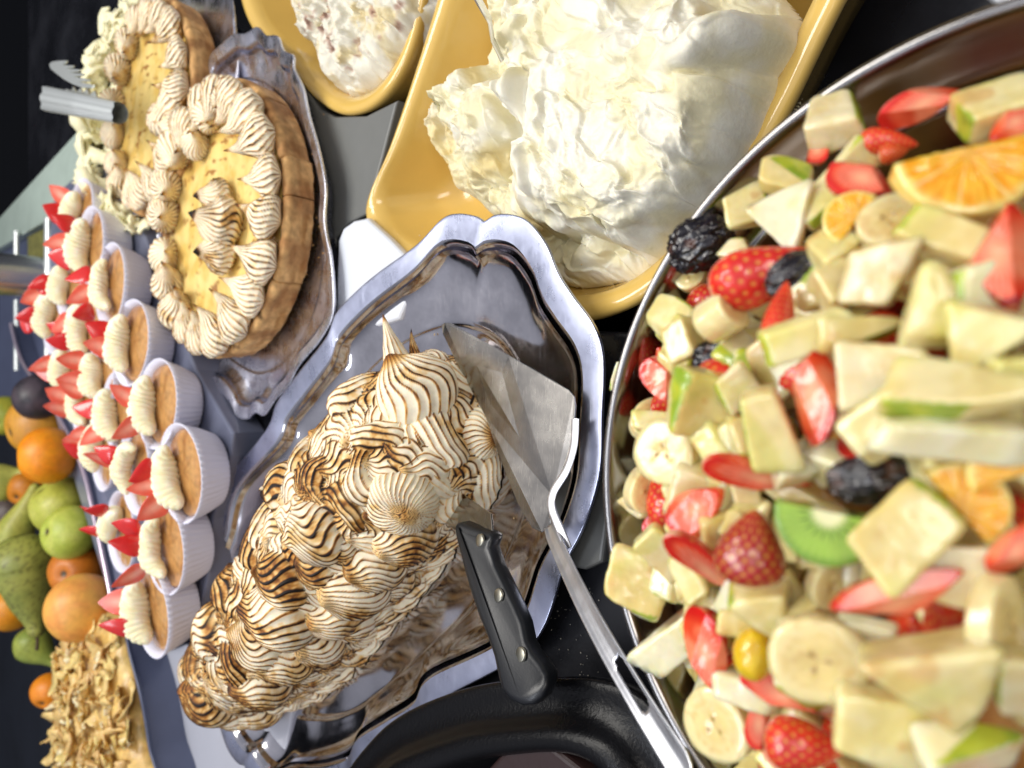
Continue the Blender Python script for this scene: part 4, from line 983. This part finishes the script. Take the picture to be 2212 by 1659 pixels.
hp = [(981, 1139), (985, 1130), (995, 1128), (1030, 1143), (1056, 1150), (1063, 1158), (1061, 1172), (1056, 1182), (1068, 1220), (1092, 1270), (1112, 1312), (1126, 1345), (1134, 1385), (1146, 1410), (1164, 1432), (1178, 1456), (1181, 1480), (1170, 1508), (1152, 1524), (1128, 1526), (1104, 1516), (1086, 1498), (1076, 1468), (1066, 1420), (1052, 1378), (1034, 1335), (1014, 1275), (1000, 1225), (990, 1185), (983, 1158)]
zz = lambda v: 4.8+(v-1130)/400*3.6
pts = [P(u, v, zz(v))-kg for u, v in hp]
bm = bmesh.new(); lay = []
ctr = np.mean(pts, 0)
ptn = np.array(pts); m = len(ptn)
def inset(ptn, d):
    nx = np.roll(ptn, -1, 0)-np.roll(ptn, 1, 0); nn = np.stack([nx[:, 1], -nx[:, 0], nx[:, 0]*0], 1); nn /= np.linalg.norm(nn, axis=1)[:, None]
    ar = np.sum(ptn[:, 0]*np.roll(ptn[:, 1], -1)-np.roll(ptn[:, 0], -1)*ptn[:, 1]); sgn = -1 if ar > 0 else 1
    return ptn+nn*d*sgn
rowz = [(.55, -1.25), (.18, -1.1), (.0, -.8), (0, -.25), (.05, -.08), (.16, .02), (.32, .07), (.5, .09)]
rows = [inset(ptn, ins)+np.array([0, 0, z]) for ins, z in rowz]
V = np.concatenate(rows); F = [list(q) for q in gridfaces(m, len(rows))]
capc = rows[-1]
F.append([(len(rows)-1)*m+i for i in range(m)]); F.append(list(range(m))[::-1])
link('handle', mesh('handle', V, F, M['black']), kn)
hd = (P(1126, 1422, zz(1422))-P(1035, 1167, zz(1167))); hd /= np.linalg.norm(hd); hs = np.cross(hd, [0, 0, 1]); hn = np.cross(hs, hd); hn = hn*np.sign(hn[2])
for (u, v) in ((1036, 1167), (1076, 1286), (1124, 1414)):
    V, F = lathe([(0, .05), (.36, .05), (.40, .03), (.42, -.1)], 24)
    p = P(u, v, zz(v)+.1); o = link('rivet', mesh('rivet', V, F, M['rivet']), kn); o.matrix_basis = basis(hd, hn, p-kg)
# ================================================================== black pebbled bowl with chocolate
bo = [(-31, 49), (-26, 44.8), (-22.6, 40.6), (-19.1, 34.2), (-16.9, 28.2), (-15.7, 23.6), (-16.2, 20.6), (-19, 18.2), (-27, 14), (-40, 14), (-50, 22), (-52, 36), (-46, 48), (-38, 52)]
ol = resample(catmull(np.array(bo, float), 10), 240, True); c = ol.mean(0); c3 = np.array([c[0], c[1], 0])
bb = empty('black_bowl', c3); tag(bb, 'black pebbled bowl with a thick rounded rim, under the knife handle', 'bowl')
pr = catmull(np.array([(3.0, .2, .3), (1.2, 2.5, .1), (.2, 4.6, 0), (0, 5.3, 0), (.3, 5.6, 0), (1.3, 5.75, .02), (2.1, 6.1, .05), (2.7, 6.8, .08), (3.5, 7.0, .1), (4.2, 6.5, .12), (4.6, 5.2, .14), (5.4, 3.5, .2), (7, 2.6, .3)]), 4, False)
rows = loopprof(ol, [tuple(x) for x in pr]+[(100, 2.5, 1)], c)-c3
link('shell', mesh('shell', rows.reshape(-1, 3), gridfaces(240, len(rows)), M['pebble']), bb)
o = vf('chocolate_slab', prism([tuple(P(u, v, 6.4)[:2]) for u, v in ((1122, 1583), (1190, 1612), (1262, 1668), (1200, 1760), (980, 1760), (1040, 1676))], 4.6, 6.4, .3), M['choc'])
tag(o, 'dark brown chocolate slab lying in the black pebbled bowl', 'chocolate')

# ================================================================== steel bowl of fruit salad
BC = np.array([-4.1, 4.0]); BR = 15.35; BZ = 11.0
sb = empty('salad_bowl', (BC[0], BC[1], 0)); tag(sb, 'large stainless steel bowl filled with fruit salad', 'bowl')
prof = catmull(np.array([(0, -7.3), (6, -7.3), (9.5, -4), (13.4, 4.5), (14.9, 9.8), (15.15, 10.7), (15.35, 11.0), (15.45, 11.15), (15.3, 11.3), (15.05, 11.2), (14.8, 10.7), (14.35, 9.4), (13.9, 8.9), (13.6, 8.75), (13.45, 8.3), (12.6, 6.0), (10, 3.0), (6.8, 1.0), (0.01, .8)]), 6, False)
V, F = lathe(prof, 180); link('shell', mesh('shell', V, F, M['bowl_steel']), sb)
def heapz(x, y):
    r = math.hypot(x-BC[0], y-BC[1])/BR
    return 9.6+7.6*max(0, 1-r**2.2)
def onHeap(u, v, dz=0.0):
    r = ray(u, v); t0, t1 = 10.0, 60.0
    ts = np.linspace(12, 45, 1500); pts = CAM+r*ts[:, None]
    rr = np.hypot(pts[:, 0]-BC[0], pts[:, 1]-BC[1])/BR; hz = 9.6+7.6*np.clip(1-rr**2.2, -.15, None)+dz
    k = np.argmax(pts[:, 2] < hz); p = pts[k]
    e = .2; g = np.array([-(heapz(p[0]+e, p[1])-heapz(p[0]-e, p[1]))/(2*e), -(heapz(p[0], p[1]+e)-heapz(p[0], p[1]-e))/(2*e), 1.0]); return p, g/np.linalg.norm(g)
FL = lin('ece0a8'); FL2 = lin('f4edc4'); SK = lin('b9c23c')
def apple_mesh(kind, w_, h_, d_, seed, skin=None):
    if skin is None and seed % 5 in (1, 3): skin = 'ewns'[seed % 4]
    """kinds: box, tri, quad, wedge ; half sizes in cm"""
    rs = np.random.RandomState(seed)
    j = lambda a: rs.uniform(-a, a)
    if kind == 'tri': pl = [(0, -1, j(.1), h_*.62), (.86, .55, j(.15), w_*.62), (-.86, .55, j(.15), w_*.62)]
    elif kind == 'quad': pl = [(1, j(.3), j(.2), w_), (-1, j(.3), j(.2), w_), (j(.3), 1, j(.2), h_), (j(.3), -1, j(.2), h_)]
    elif kind == 'wedge': pl = [(1, .12, .1, w_), (-1, .12, 0, w_), (0, 1, .55, h_), (0, -1, .35, h_), (.3, 1, -.6, h_)]
    elif kind == 'long': pl = [(1, .3, j(.1), w_), (-1, .25, j(.1), w_), (.06, 1, .1, h_), (-.08, -1, .2, h_)]
    else: pl = [(1, j(.15), j(.15), w_), (-1, j(.15), j(.15), w_), (j(.15), 1, j(.15), h_), (j(.15), -1, j(.15), h_)]
    pl += [(j(.12), j(.12), 1, d_), (j(.3), j(.3), -1, d_)]
    if skin: pl.append((*{'e': (1, .1, .35), 'w': (-1, .1, .35), 'n': (.1, 1, .35), 's': (.1, -1, .35), 't': (.4, .4, 1)}[skin], {'e': w_, 'w': w_, 'n': h_, 's': h_, 't': d_}[skin]*.95))
    pl = [(a_+j(.16), b_+j(.16), c_+j(.10), h__*rs.uniform(.9, 1.08)) for a_, b_, c_, h__ in pl]
    V, F, q = polysolid(pl, 5, 10)
    V = V*(1+.05*fbm(V*1.1+seed, 3))[:, None]
    tone = [('e2d28a', 'ece0a8'), ('dcc983', 'e9dba2'), ('e9dfae', 'f0e8c6'), ('dbc578', 'e6d596'), ('dfcb92', 'e8dab0')][seed % 5]
    c = mixc(lin(tone[0]), lin(tone[1]), sm(-.5, .5, fbm(V*1.0+seed, 3)))
    c = mixc(c, lin('cf9a4e'), .55*sm(.42, .75, fbm(V*.8+seed*2.3, 3))); c = mixc(c, lin('d5cf6a'), .6*sm(.2, .6, fbm(V*.5+seed*5.3, 2)))
    if skin:
        sk = mixc(SK, lin('93ac34'), sm(-.3, .4, fbm(V*1.5, 2))); e = (q == len(pl)-1)
        c = np.where(e[:, None], sk, c)
    return mesh('apple_piece', V, F, M['fruit'], c)
def straw_mesh(L, r, seed, cut=-.1, dark=0.0):
    """strawberry along x, cut flat towards +z when cut > 0"""
    nt, na_ = 80, 120; t = np.linspace(0, 1, nt); a = np.arange(na_)*2*math.pi/na_
    rad = r*np.power(np.clip(np.sin(math.pi*np.clip(t, 0, 1)**.60), 0, 1), .72)*1.04
    T, A = np.meshgrid(t, a, indexing='ij')
    rowsN = 11; row = np.floor(T*rowsN); ft = T*rowsN-row-.5; ns = 14; fa = (A/(2*math.pi)*ns+.5*(row % 2)); fa = fa-np.floor(fa)-.5
    dd = np.sqrt((ft*L/rowsN/1.0)**2+(fa*2*math.pi*r/ns)**2)
    dimple = np.exp(-(dd/(.12*r+.02))**2); R = rad[:, None]*(1-.03*dimple)*(1+.05*np.sin(A*2+seed))
    V = np.stack([(T-.5)*L, R*np.cos(A), R*np.sin(A)], -1).reshape(-1, 3)
    c = mixc(lin('cc2420'), lin('a81822') if dark else lin('e23426'), sm(-.4, .4, fbm(V*.9+seed, 2))); c = mixc(c, lin('6a0f20'), dark*.5)
    seed_m = np.exp(-(dd/(.055*r+.015))**2).reshape(-1); c = mixc(c, lin('d9a84a'), .85*seed_m)
    c = mixc(c, lin('f0c8a0'), .8*sm(.06, 0, T.reshape(-1)))
    if cut is not None:
        h = cut*r; m_ = V[:, 2] > h; rr = np.sqrt((V[:, 1]/r)**2+(V[:, 0]/(L*.5))**2)
        V[:, 2] = np.where(m_, h+.03*r*fbm(V*2, 2), V[:, 2])
        fibre = .5+.5*np.sin(np.arctan2(V[:, 1]*1.6, V[:, 0]+.1)*26+fbm(V*2)*2)
        cc_ = mixc(lin('f3a880'), lin('e8532c'), sm(.05, .55, rr)); cc_ = mixc(cc_, lin('f7c7ad'), .35*fibre*sm(.15, .4, rr)*sm(.9, .6, rr)); cc_ = mixc(cc_, lin('dd2c22'), sm(.72, .95, rr))
        c = np.where(m_[:, None], cc_, c)
    rs = np.random.RandomState(seed+5)
    if cut is not None:                      # a second cut makes it a wedge
        for _ in range(2):
            b_ = rs.uniform(-1.2, 1.2); nv = np.array([rs.uniform(-.7, .7), math.cos(b_)*rs.choice([-1, 1]), .35+abs(math.sin(b_))*.4]); nv /= np.linalg.norm(nv); dcut = r*rs.uniform(.42, .8)
            ex_ = V@nv-dcut; m2 = ex_ > 0; V = V-np.clip(ex_, 0, None)[:, None]*nv; pk = mixc(mixc(lin('ee8a62'), lin('e04a28'), sm(.05, .5, np.abs(V[:, 0])/(L*.5)*.7+.25*fbm(V*1.6+seed, 2))), lin('c8201a'), sm(.55, .85, np.abs(V[:, 0])/(L*.5))); c = np.where(m2[:, None], pk, c)
    V = V*(1+.03*fbm(V*.9+seed, 2))[:, None]
    return mesh('strawberry', V, gridfaces(na_, nt), M['berry'], c)
def banana_mesh(r, th, seed, half=False):
    an = np.arange(16)*2*math.pi/16; pl = [(math.cos(a), math.sin(a), .0, r*(1+.04*math.cos(3*a))) for a in an]+[(0.05, 0, 1, th), (0, 0.04, -1, th)]
    if half: pl.append((0, -1, 0, r*.25))
    V, F, q = polysolid(pl, 5, 26); V = V*(1+.02*fbm(V*1.4+seed, 3))[:, None]
    rr = np.hypot(V[:, 0], V[:, 1])/r; a = np.arctan2(V[:, 1], V[:, 0]); top = sm(.75, .95, np.abs(V[:, 2])/th)
    c = mixc(lin('e3cd88'), lin('ead9a0'), sm(.3, .8, rr)); c = mixc(c, lin('d9bd72'), .6*sm(.08, 0, np.abs(rr-.62)))
    lob = np.clip(np.cos(a*3), 0, 1)**3; c = mixc(c, lin('6d4526'), top*.9*sm(.10, 0, np.abs(rr-.20))*lob); c = mixc(c, lin('c09a56'), top*.6*lob*sm(.42, .1, rr))
    V[:, 2] += top*np.sign(V[:, 2])*(-.05*np.exp(-(rr/.2)**2)+.03*lob*np.exp(-((rr-.3)/.12)**2))
    c = mixc(c, lin('caa260'), .4*sm(.3, .6, fbm(V*1.2+seed, 3)))
    return mesh('banana_slice', V, F, M['fruit'], c)
def prune_mesh(a, b, cc_, seed):
    d, f = ico(6); n = ridged(d*np.array([1.1, 2.2, 1.7])+seed, 3); V = d*np.array([a, b, cc_])*(1+.11*(n-1.3)+.10*fbm(d*1.3+seed, 2))[:, None]
    c = mixc(lin('0f0b12'), lin('2a1a22'), sm(1.2, 1.9, n)); c = mixc(c, lin('5a3322'), .5*sm(.4, .7, fbm(d*2+seed, 2)))
    return mesh('prune', V, f, M['prune'], c)
def kiwi_mesh(r, th, seed):
    an = np.linspace(-.1, math.pi+.1, 12); pl = [(math.cos(a), math.sin(a), .0, r) for a in an]+[(0, -1, .0, r*.08), (0, 0, 1, th), (0, .2, -1, th)]
    V, F, q = polysolid(pl, 6, 26); rr = np.hypot(V[:, 0], V[:, 1]+.08*r)/r; a = np.arctan2(V[:, 1], V[:, 0])
    ray_ = .5+.5*np.sin(a*34+fbm(V*1.5))
    c = mixc(lin('e6e3b2'), lin('8fb53a'), sm(.18, .42, rr)); c = mixc(c, lin('b6d060'), .5*ray_*sm(.3, .6, rr)); c = mixc(c, lin('5f8a28'), sm(.8, 1.0, rr)*.7)
    sd = np.clip(np.cos(a*17), 0, 1)**4; c = mixc(c, lin('15110f'), .95*sd*sm(.17, .05, np.abs(rr-.42)))
    return mesh('kiwi_wedge', V, F, M['fruit'], c)
def orange_mesh(r, th, seed):
    an = np.linspace(0, math.pi, 12); pl = [(math.cos(a), math.sin(a), .0, r) for a in an]+[(0, -1, .0, r*.12), (0, 0, 1, th), (0, .3, -1, th)]
    V, F, q = polysolid(pl, 6, 24); rr = np.hypot(V[:, 0], V[:, 1])/r; a = np.arctan2(V[:, 1], V[:, 0])
    st = fbm(np.stack([a*9, rr*3, V[:, 2]*0+seed], 1), 3); c = mixc(lin('f6a311'), lin('fbc13a'), sm(-.3, .4, st))
    memb = np.exp(-(((a/(math.pi/4)) % 1-.5)/.035)**2); c = mixc(c, lin('fbe3a0'), .75*memb); c = mixc(c, lin('f8e08c'), sm(.84, .93, rr)); c = mixc(c, lin('f6c13a'), sm(.96, 1.0, rr))
    V = V+np.array([0, 0, 1])*(.05*st*sm(.9, .7, rr))[:, None]
    return mesh('orange_segment', V, F, M['fruit'], c)
def grape_mesh(a, b, seed):
    d, f = ico(5); V = d*np.array([a, b, b])*(1+.04*fbm(d*1.5+seed, 2))[:, None]
    return mesh('grape', V, f, M['fruit'], mixc(lin('e8c529'), lin('d8b01c'), sm(-.4, .4, fbm(d*1.5, 2))))
def put(kind, u, v, wpx, hpx, ang, label, dz=0.0, tilt=(0, 0), seed=None, **k):
    """a chunk of fruit where its sight line meets the heap; sizes in grid units"""
    global nfruit
    nfruit += 1; seed = nfruit if seed is None else seed
    p, g = onHeap(u, v, dz); s = px2cm(1, p); a, b = wpx*s/2, hpx*s/2
    if kind == 'apple': a, b = a*.95, b*.95
    n = -DV*.55+g*.45; n = n+XV*tilt[0]+YV*tilt[1]; n /= np.linalg.norm(n); ex = imgdir(ang)
    if kind == 'apple': me = apple_mesh(k.get('shape', 'box'), a, b, k.get('d', .5)*min(a, b), seed, k.get('skin')); nm, cat = 'apple_piece', 'apple'
    elif kind == 'strawberry': me = straw_mesh(2*a, b*1.75, seed, k.get('cut', .1), k.get('dark', 0)); nm, cat = 'strawberry_piece', 'strawberry'
    elif kind == 'banana': me = banana_mesh(a, k.get('th', .3)*a, seed, k.get('half', False)); nm, cat = 'banana_slice', 'banana'
    elif kind == 'prune': me = prune_mesh(a, b, min(a, b)*.8, seed); nm, cat = 'prune', 'prune'
    elif kind == 'kiwi': me = kiwi_mesh(a, k.get('th', .3)*a, seed); nm, cat = 'kiwi_wedge', 'kiwi'
    elif kind == 'orange': me = orange_mesh(a, k.get('th', .35)*a, seed); nm, cat = 'orange_segment', 'orange'
    elif kind == 'grape': me = grape_mesh(a, b, seed); nm, cat = 'grape', 'grape'
    o = link(nm, me); o.matrix_basis = basis(ex, n, p)
    if kind in ('banana', 'kiwi', 'orange') and b < a*.98: o.matrix_basis = basis(ex, n, p, (1, b/a if kind == 'banana' else 1, 1))
    tag(o, label, cat, k.get('group')); return o
nfruit = 0
S_ = lambda *a, **k: put('strawberry', *a, **k)
A_ = lambda *a, **k: put('apple', *a, **k)
B_ = lambda *a, **k: put('banana', *a, **k)
# --- berries
S_(1995, 222, 190, 42, 28, 'bright strawberry half leaning against the bare steel wall of the bowl', .3, (-.1, -.6), cut=.35)
S_(1765, 325, 66, 28, 70, 'small orange red strawberry tip between two pale apple pieces by the rim', .3)
S_(1862, 388, 150, 54, -28, 'strawberry half with pale streaked face left of the orange segment', .4, cut=.2)
S_(1918, 308, 120, 36, -20, 'dark strawberry half hidden behind the orange segment', -.6, cut=None)
S_(2158, 560, 270, 84, -72, 'very large deep red strawberry wedge below the orange segment at the picture edge', .9, (-.5, .2), cut=.35, dark=1)
S_(2192, 265, 110, 40, 30, 'pinkish strawberry bit above the orange segment at the picture edge', 0, cut=.1)
S_(1652, 590, 240, 72, 25, 'long seedy strawberry with its red side up between the two prunes', .2, (.1, -.5), cut=None)
S_(1685, 682, 170, 36, 72, 'narrow strawberry wedge standing below the second prune', .6, (.5, 0), cut=None)
S_(1425, 820, 110, 42, -65, 'small strawberry quarter near the left rim beside a pale apple slab', .2, cut=.2)
S_(1758, 850, 235, 68, 75, 'large strawberry half, cut face turned left, in the middle of the bowl', .8, (-.5, 0), cut=.25, dark=1)
S_(1645, 1032, 265, 42, -14, 'long strawberry slice lying under the browned apple stick', .4, (.3, -.5), cut=.1)
S_(1505, 1100, 150, 58, 35, 'wet seedy strawberry cut open, above the round strawberry', .3, cut=.3)
S_(1422, 1132, 90, 36, 60, 'translucent pink strawberry scrap close to the left rim', -.6, cut=0)
S_(1622, 1182, 168, 80, 82, 'plump round dark strawberry covered in golden seeds beside the kiwi wedge', 1.4, cut=None, dark=1)
S_(1532, 1235, 290, 42, -58, 'long thin strawberry wedge running diagonally under the plump round strawberry', .6, (.2, -.6), cut=.1)
S_(1525, 1405, 195, 58, -72, 'pale topped strawberry piece with a ragged foot near the left rim', .6, cut=.25)
S_(1690, 1500, 190, 54, -25, 'strawberry slices pressed under the round banana slice', -.2, cut=.2)
S_(1640, 1560, 130, 34, 85, 'narrow strawberry wedge above the lowest strawberry', .0, cut=.3)
S_(1738, 1610, 165, 66, 10, 'lowest strawberry, wet and red at the bottom edge', .3, cut=None)
S_(1935, 1290, 290, 62, 34, 'big pinkish strawberry half laid over white apple in the lower right', 1.4, (.3, -.4), cut=.35)
S_(2192, 1188, 150, 42, 60, 'bright strawberry wedge at the picture edge beside the yellow pieces', .6, cut=.3)
S_(1930, 330, 60, 26, 0, 'dark red strawberry scrap under the bare bowl wall', -.8, cut=None)
# --- prunes
put('prune', 1512, 525, 150, 128, 20, 'wrinkled black prune hanging on the rim of the steel bowl', .5)
put('prune', 1722, 588, 145, 92, 25, 'black prune behind the seedy strawberry', .0)
put('prune', 1552, 768, 120, 80, 10, 'black prune sunk between the thick banana piece and the apple slab', -.6)
put('prune', 1892, 1032, 200, 118, 8, 'glossy brown black prune in the hollow right of the centre', -.5)
# --- citrus, kiwi, grape
put('orange', 2080, 350, 285, 165, 186, 'large orange segment with white membranes near the top edge', .9, (.05, 0), th=.22)
put('orange', 2072, 1090, 190, 100, -50, 'yellow orange piece at the lower right behind the prune', .2)
put('orange', 2178, 1020, 170, 90, 20, 'yellow translucent fruit piece at the picture edge', .3)
put('orange', 1845, 480, 130, 70, 50, 'small yellow orange piece left of the banana slice with seeds', .1)
put('kiwi', 1790, 1108, 220, 120, 172, 'green kiwi wedge with black seeds touching the plump round strawberry', .9, th=.42)
A_(1700, 382, 112, 96, -15, 'soft green kiwi chunk without seeds near the upper rim', .8, shape='wedge', skin='t', seed=903)
put('grape', 1630, 1412, 118, 90, 80, 'yellow grape below the diagonal strawberry wedge', .4)
# --- banana
B_(1556, 682, 96, 96, 65, 'thick upright banana piece standing left of the seedy strawberry', .6, (.9, .2), th=.85)
B_(1492, 598, 70, 62, 20, 'small banana bit under the prune on the rim', -.3)
B_(1440, 978, 150, 138, -30, 'curled banana slice near the left rim under the pale apple slab', .5, (-.2, .1), th=.25)
B_(1392, 1056, 110, 80, 70, 'banana slice on edge at the left rim above the pink strawberry scrap', 0, (.6, 0), th=.4)
B_(1398, 905, 100, 70, 60, 'peeled looking banana strip close to the left rim', -.2, (.5, .2), th=.3)
B_(1768, 1420, 210, 190, 10, 'round banana slice with a dark starry centre facing up', 1.2, (0, 0), th=.25)
B_(1552, 1562, 160, 170, 100, 'oval banana slice close to the bottom edge', .5, (-.3, .1), th=.25)
B_(1918, 478, 140, 110, 40, 'banana slice with tiny seeds beside the green skinned apple wedge', .0, th=.25)
B_(2152, 1342, 200, 190, 85, 'long curved banana piece at the right picture edge', .5, (.9, 0), th=.28)
B_(1790, 1262, 110, 90, 80, 'banana piece in the gap under the kiwi wedge', -.4, (.4, 0), th=.4)
# --- apple and pear pieces: u, v, w, h, angle, shape, skin, dz, label
AP = [
 (1805, 262, 120, 118, -15, 'box', 'e', .6, 'pale apple slab with a patch of green skin leaning on the upper rim'),
 (1735, 288, 90, 70, -20, 'tri', 'w', .1, 'small pale green apple tip against the upper rim'),
 (1850, 345, 100, 70, 40, 'box', None, -.3, 'apple sliver tucked behind the streaked strawberry half'),
 (1680, 475, 190, 96, -38, 'tri', None, .7, 'pale triangular apple slice below the green kiwi chunk'),
 (1612, 445, 100, 100, 0, 'box', None, -.3, 'apple piece behind the triangular slice at the rim'),
 (1590, 540, 90, 60, -10, 'tri', 'n', .0, 'small yellow edged apple piece right of the rim prune'),
 (1455, 680, 120, 86, -40, 'wedge', 'n', .3, 'greenish apple piece left of the thick banana piece'),
 (1470, 738, 96, 78, -60, 'box', 's', .5, 'apple cube lower left of the thick banana piece'),
 (1345, 812, 70, 60, 20, 'tri', 'w', -.1, 'tiny yellow apple corner right on the left rim'),
 (1515, 870, 150, 146, -12, 'quad', None, .6, 'broad pale apple slab in front of the sunken prune'),
 (1590, 842, 90, 96, 30, 'box', 'w', .1, 'rough apple piece between the slab and the strawberry half'),
 (1735, 730, 200, 84, 33, 'long', 'w', 1.1, 'long apple slice with a browned end, laid across the strawberry half'),
 (1655, 925, 100, 190, 20, 'quad', 'w', 1.0, 'upright apple stick with browned spots over the long strawberry slice'),
 (1352, 960, 60, 50, 30, 'tri', 'w', -.2, 'yellow green apple tip poking over the left rim'),
 (1388, 1262, 130, 146, -20, 'quad', 's', .8, 'large apple cube overhanging the left rim'),
 (1425, 1188, 110, 84, -30, 'quad', None, .3, 'apple piece above the overhanging cube'),
 (1490, 1242, 130, 70, -40, 'wedge', 'w', .4, 'green edged apple slice beside the diagonal strawberry wedge'),
 (1660, 1298, 150, 170, -25, 'tri', None, .5, 'bright pale apple triangle below the plump strawberry'),
 (1452, 1388, 84, 180, -25, 'quad', None, .1, 'long apple block between the rim and the ragged strawberry'),
 (1422, 1350, 44, 60, 30, 'box', 'w', -.4, 'green apple skin scrap near the left rim'),
 (1530, 1620, 140, 70, -45, 'wedge', 'w', -.1, 'apple slice under the oval banana slice at the bottom edge'),
 (1905, 1560, 190, 170, -15, 'quad', None, .9, 'chunky white apple block at the bottom edge right of the lowest strawberry'),
 (2015, 1462, 260, 230, -35, 'tri', 'e', 1.5, 'huge triangular apple piece with yellow skinned edge at the lower right'),
 (2098, 1622, 230, 120, 10, 'box', 'n', .8, 'blurred apple piece filling the bottom right corner'),
 (1955, 1150, 220, 150, 38, 'quad', None, 1.0, 'large white apple block right of the kiwi wedge'),
 (2062, 1240, 150, 130, 10, 'quad', None, .4, 'apple block right of the big pinkish strawberry half'),
 (1900, 912, 170, 110, 30, 'wedge', 's', .9, 'yellow skinned apple wedge in the middle right'),
 (2075, 842, 300, 120, -12, 'quad', None, 1.6, 'very large creamy pear slab at the right'),
 (2055, 955, 330, 90, 2, 'long', None, 1.3, 'long pear stick below the very large creamy slab'),
 (2040, 510, 190, 90, -30, 'long', 'w', .9, 'apple wedge with bright green skin under the orange segment'),
 (1892, 600, 122, 140, -4, 'quad', None, .9, 'square pale apple piece left of the green pear stick'),
 (2016, 652, 92, 200, 4, 'long', 's', 1.1, 'green pear stick standing upright with a small brown tip'),
 (1812, 612, 100, 96, 20, 'box', None, .1, 'apple piece between the second prune and the square piece'),
 (2105, 640, 130, 150, 0, 'quad', 'w', .6, 'pale apple piece right of the green pear stick'),
 (1868, 712, 190, 60, 5, 'wedge', 's', .5, 'thin yellow green apple slice under the square piece'),
 (1905, 800, 190, 130, 0, 'quad', None, .8, 'plain pale apple block above the yellow skinned wedge'),
 (2120, 728, 200, 130, 42, 'tri', None, 1.1, 'triangular white apple piece above the very large slab'),
 (2150, 238, 160, 120, 10, 'quad', None, -.2, 'brownish pear piece in the shade of the upper bowl wall'),
 (1720, 1000, 120, 90, 10, 'box', None, -.2, 'apple piece in the gap under the strawberry half'),
 (1590, 1130, 80, 70, 0, 'tri', 'n', .1, 'cream coloured apple scrap above the plump strawberry'),
 (2196, 1480, 120, 150, 20, 'quad', 'w', 1.0, 'green edged apple slab cut by the right picture edge'),
 (2192, 820, 120, 110, 0, 'box', None, .9, 'apple chunk at the right picture edge beside the very large slab'),
 (1740, 1330, 110, 80, 30, 'box', 'e', .0, 'apple chunk above the round banana slice'),
 (1860, 1370, 130, 90, 0, 'box', None, .2, 'pale apple chunk between banana slice and huge triangle'),
 (1760, 1190, 90, 70, 0, 'box', None, -.2, 'apple chunk below the kiwi wedge'),
 (1610, 1060, 60, 60, 0, 'box', 'n', .0, 'small pale apple bit under the long strawberry slice'),
 (1800, 540, 96, 90, 30, 'box', None, .0, 'apple chunk just right of the triangular slice point'),
 (1770, 440, 110, 80, 20, 'quad', None, .0, 'dull apple chunk behind the green kiwi chunk'),
]
rsA = np.random.RandomState(31)
for (u, v, w_, h_, an, sh, sk, dz, lb) in AP: A_(u, v, w_, h_, an, lb, dz, shape=sh, skin=sk, tilt=tuple(rsA.uniform(-.45, .45, 2)), d=rsA.uniform(.42, .8))
# pieces that lie deeper in the salad and show in the gaps
rs = np.random.RandomState(77); lower = []
for i in range(10):
    lower.append(apple_mesh(['quad', 'wedge', 'tri', 'long'][i % 4], 1.15, .85, .5, 300+i, [None, None, 'e', 's'][i % 4]))
lower.append(straw_mesh(2.6, .9, 401, .2)); lower.append(straw_mesh(2.4, .8, 402, None))
for i in range(330):
    a = rs.uniform(0, 6.283); r = 13.9*math.sqrt(rs.rand()); x, y = BC[0]+r*math.cos(a), BC[1]+r*math.sin(a)
    k = i % 12; berry = k >= 10
    if x > 3.5 and r > 9.5: continue
    o = link('strawberry_piece' if berry else 'apple_piece', lower[k]); z = heapz(x, y)-.75-rs.uniform(0, 1.2)
    o.location = (x*CM, y*CM, z*CM); o.rotation_euler = (rs.uniform(0, 6), rs.uniform(0, 6), rs.uniform(0, 6)); s = rs.uniform(.8, 1.15); o.scale = (s, s, s)
    tag(o, 'strawberry piece half buried below the top layer of the fruit salad' if berry else 'pale apple piece half buried below the top layer of the fruit salad',
        'strawberry' if berry else 'apple', 'buried strawberry pieces' if berry else 'buried apple pieces')
V, F = lathe([(0, 15.6), (5, 14.8), (9, 12.6), (12, 9.6), (13.1, 8.0)], 80); V[:, 2] += .5*fbm(V*.6, 3)
o = link('juice', mesh('juice', V, F, M['fruit'], mixc(lin('b48a44'), lin('8f4a26'), sm(-.3, .3, fbm(V*.5, 2)))), loc=(BC[0], BC[1], -1.2)); tag(o, 'amber juice and pulp between the fruit pieces in the steel bowl', 'juice', kind='stuff')

# ================================================================== crumbs, drips
def crumbs(name, pts, size, mat, label, cat, colr, seed):
    rs = np.random.RandomState(seed); d, f = ico(1); VV, FF = [], []
    for k, p in enumerate(pts):
        s_ = size*rs.uniform(.4, 1.3); VV.append(np.asarray(p)+d*s_*np.array([1, rs.uniform(.6, 1), .6])*(1+.25*rs.randn(len(d), 1))); FF.append(f+k*len(d))
    V = np.concatenate(VV); o = link(name, mesh(name, V, np.concatenate(FF), mat, colr)); tag(o, label, cat, kind='stuff')
rs = np.random.RandomState(5)
pts = []
for _ in range(70):
    u, v = rs.uniform(690, 1290), rs.uniform(480, 1300); p = P(u, v, .55)
    if corefn(np.array([p[0], p[1], 1.0])) > 1.15: pts.append(P(u, v, .5))
crumbs('meringue_crumbs', pts, .07, M['crust'], 'meringue crumbs scattered on the polished tray around the cut cake', 'crumbs', lin('d9b98a'), 1)
pts = [P(*(rs.uniform([640, 200], [700, 640])), 1.0) for _ in range(26)]
crumbs('biscuit_crumbs', pts, .09, M['crust'], 'biscuit crumbs lying in the foil tray beside the tart crust', 'crumbs', lin('b98a52'), 2)
pts = [P(rs.uniform(1190, 1300), rs.uniform(1240, 1460), .12) for _ in range(60)]
crumbs('sugar_specks', pts, .04, M['crust'], 'pale specks sprinkled over the dark counter by the slotted handle', 'specks', lin('c9c4b8'), 3)
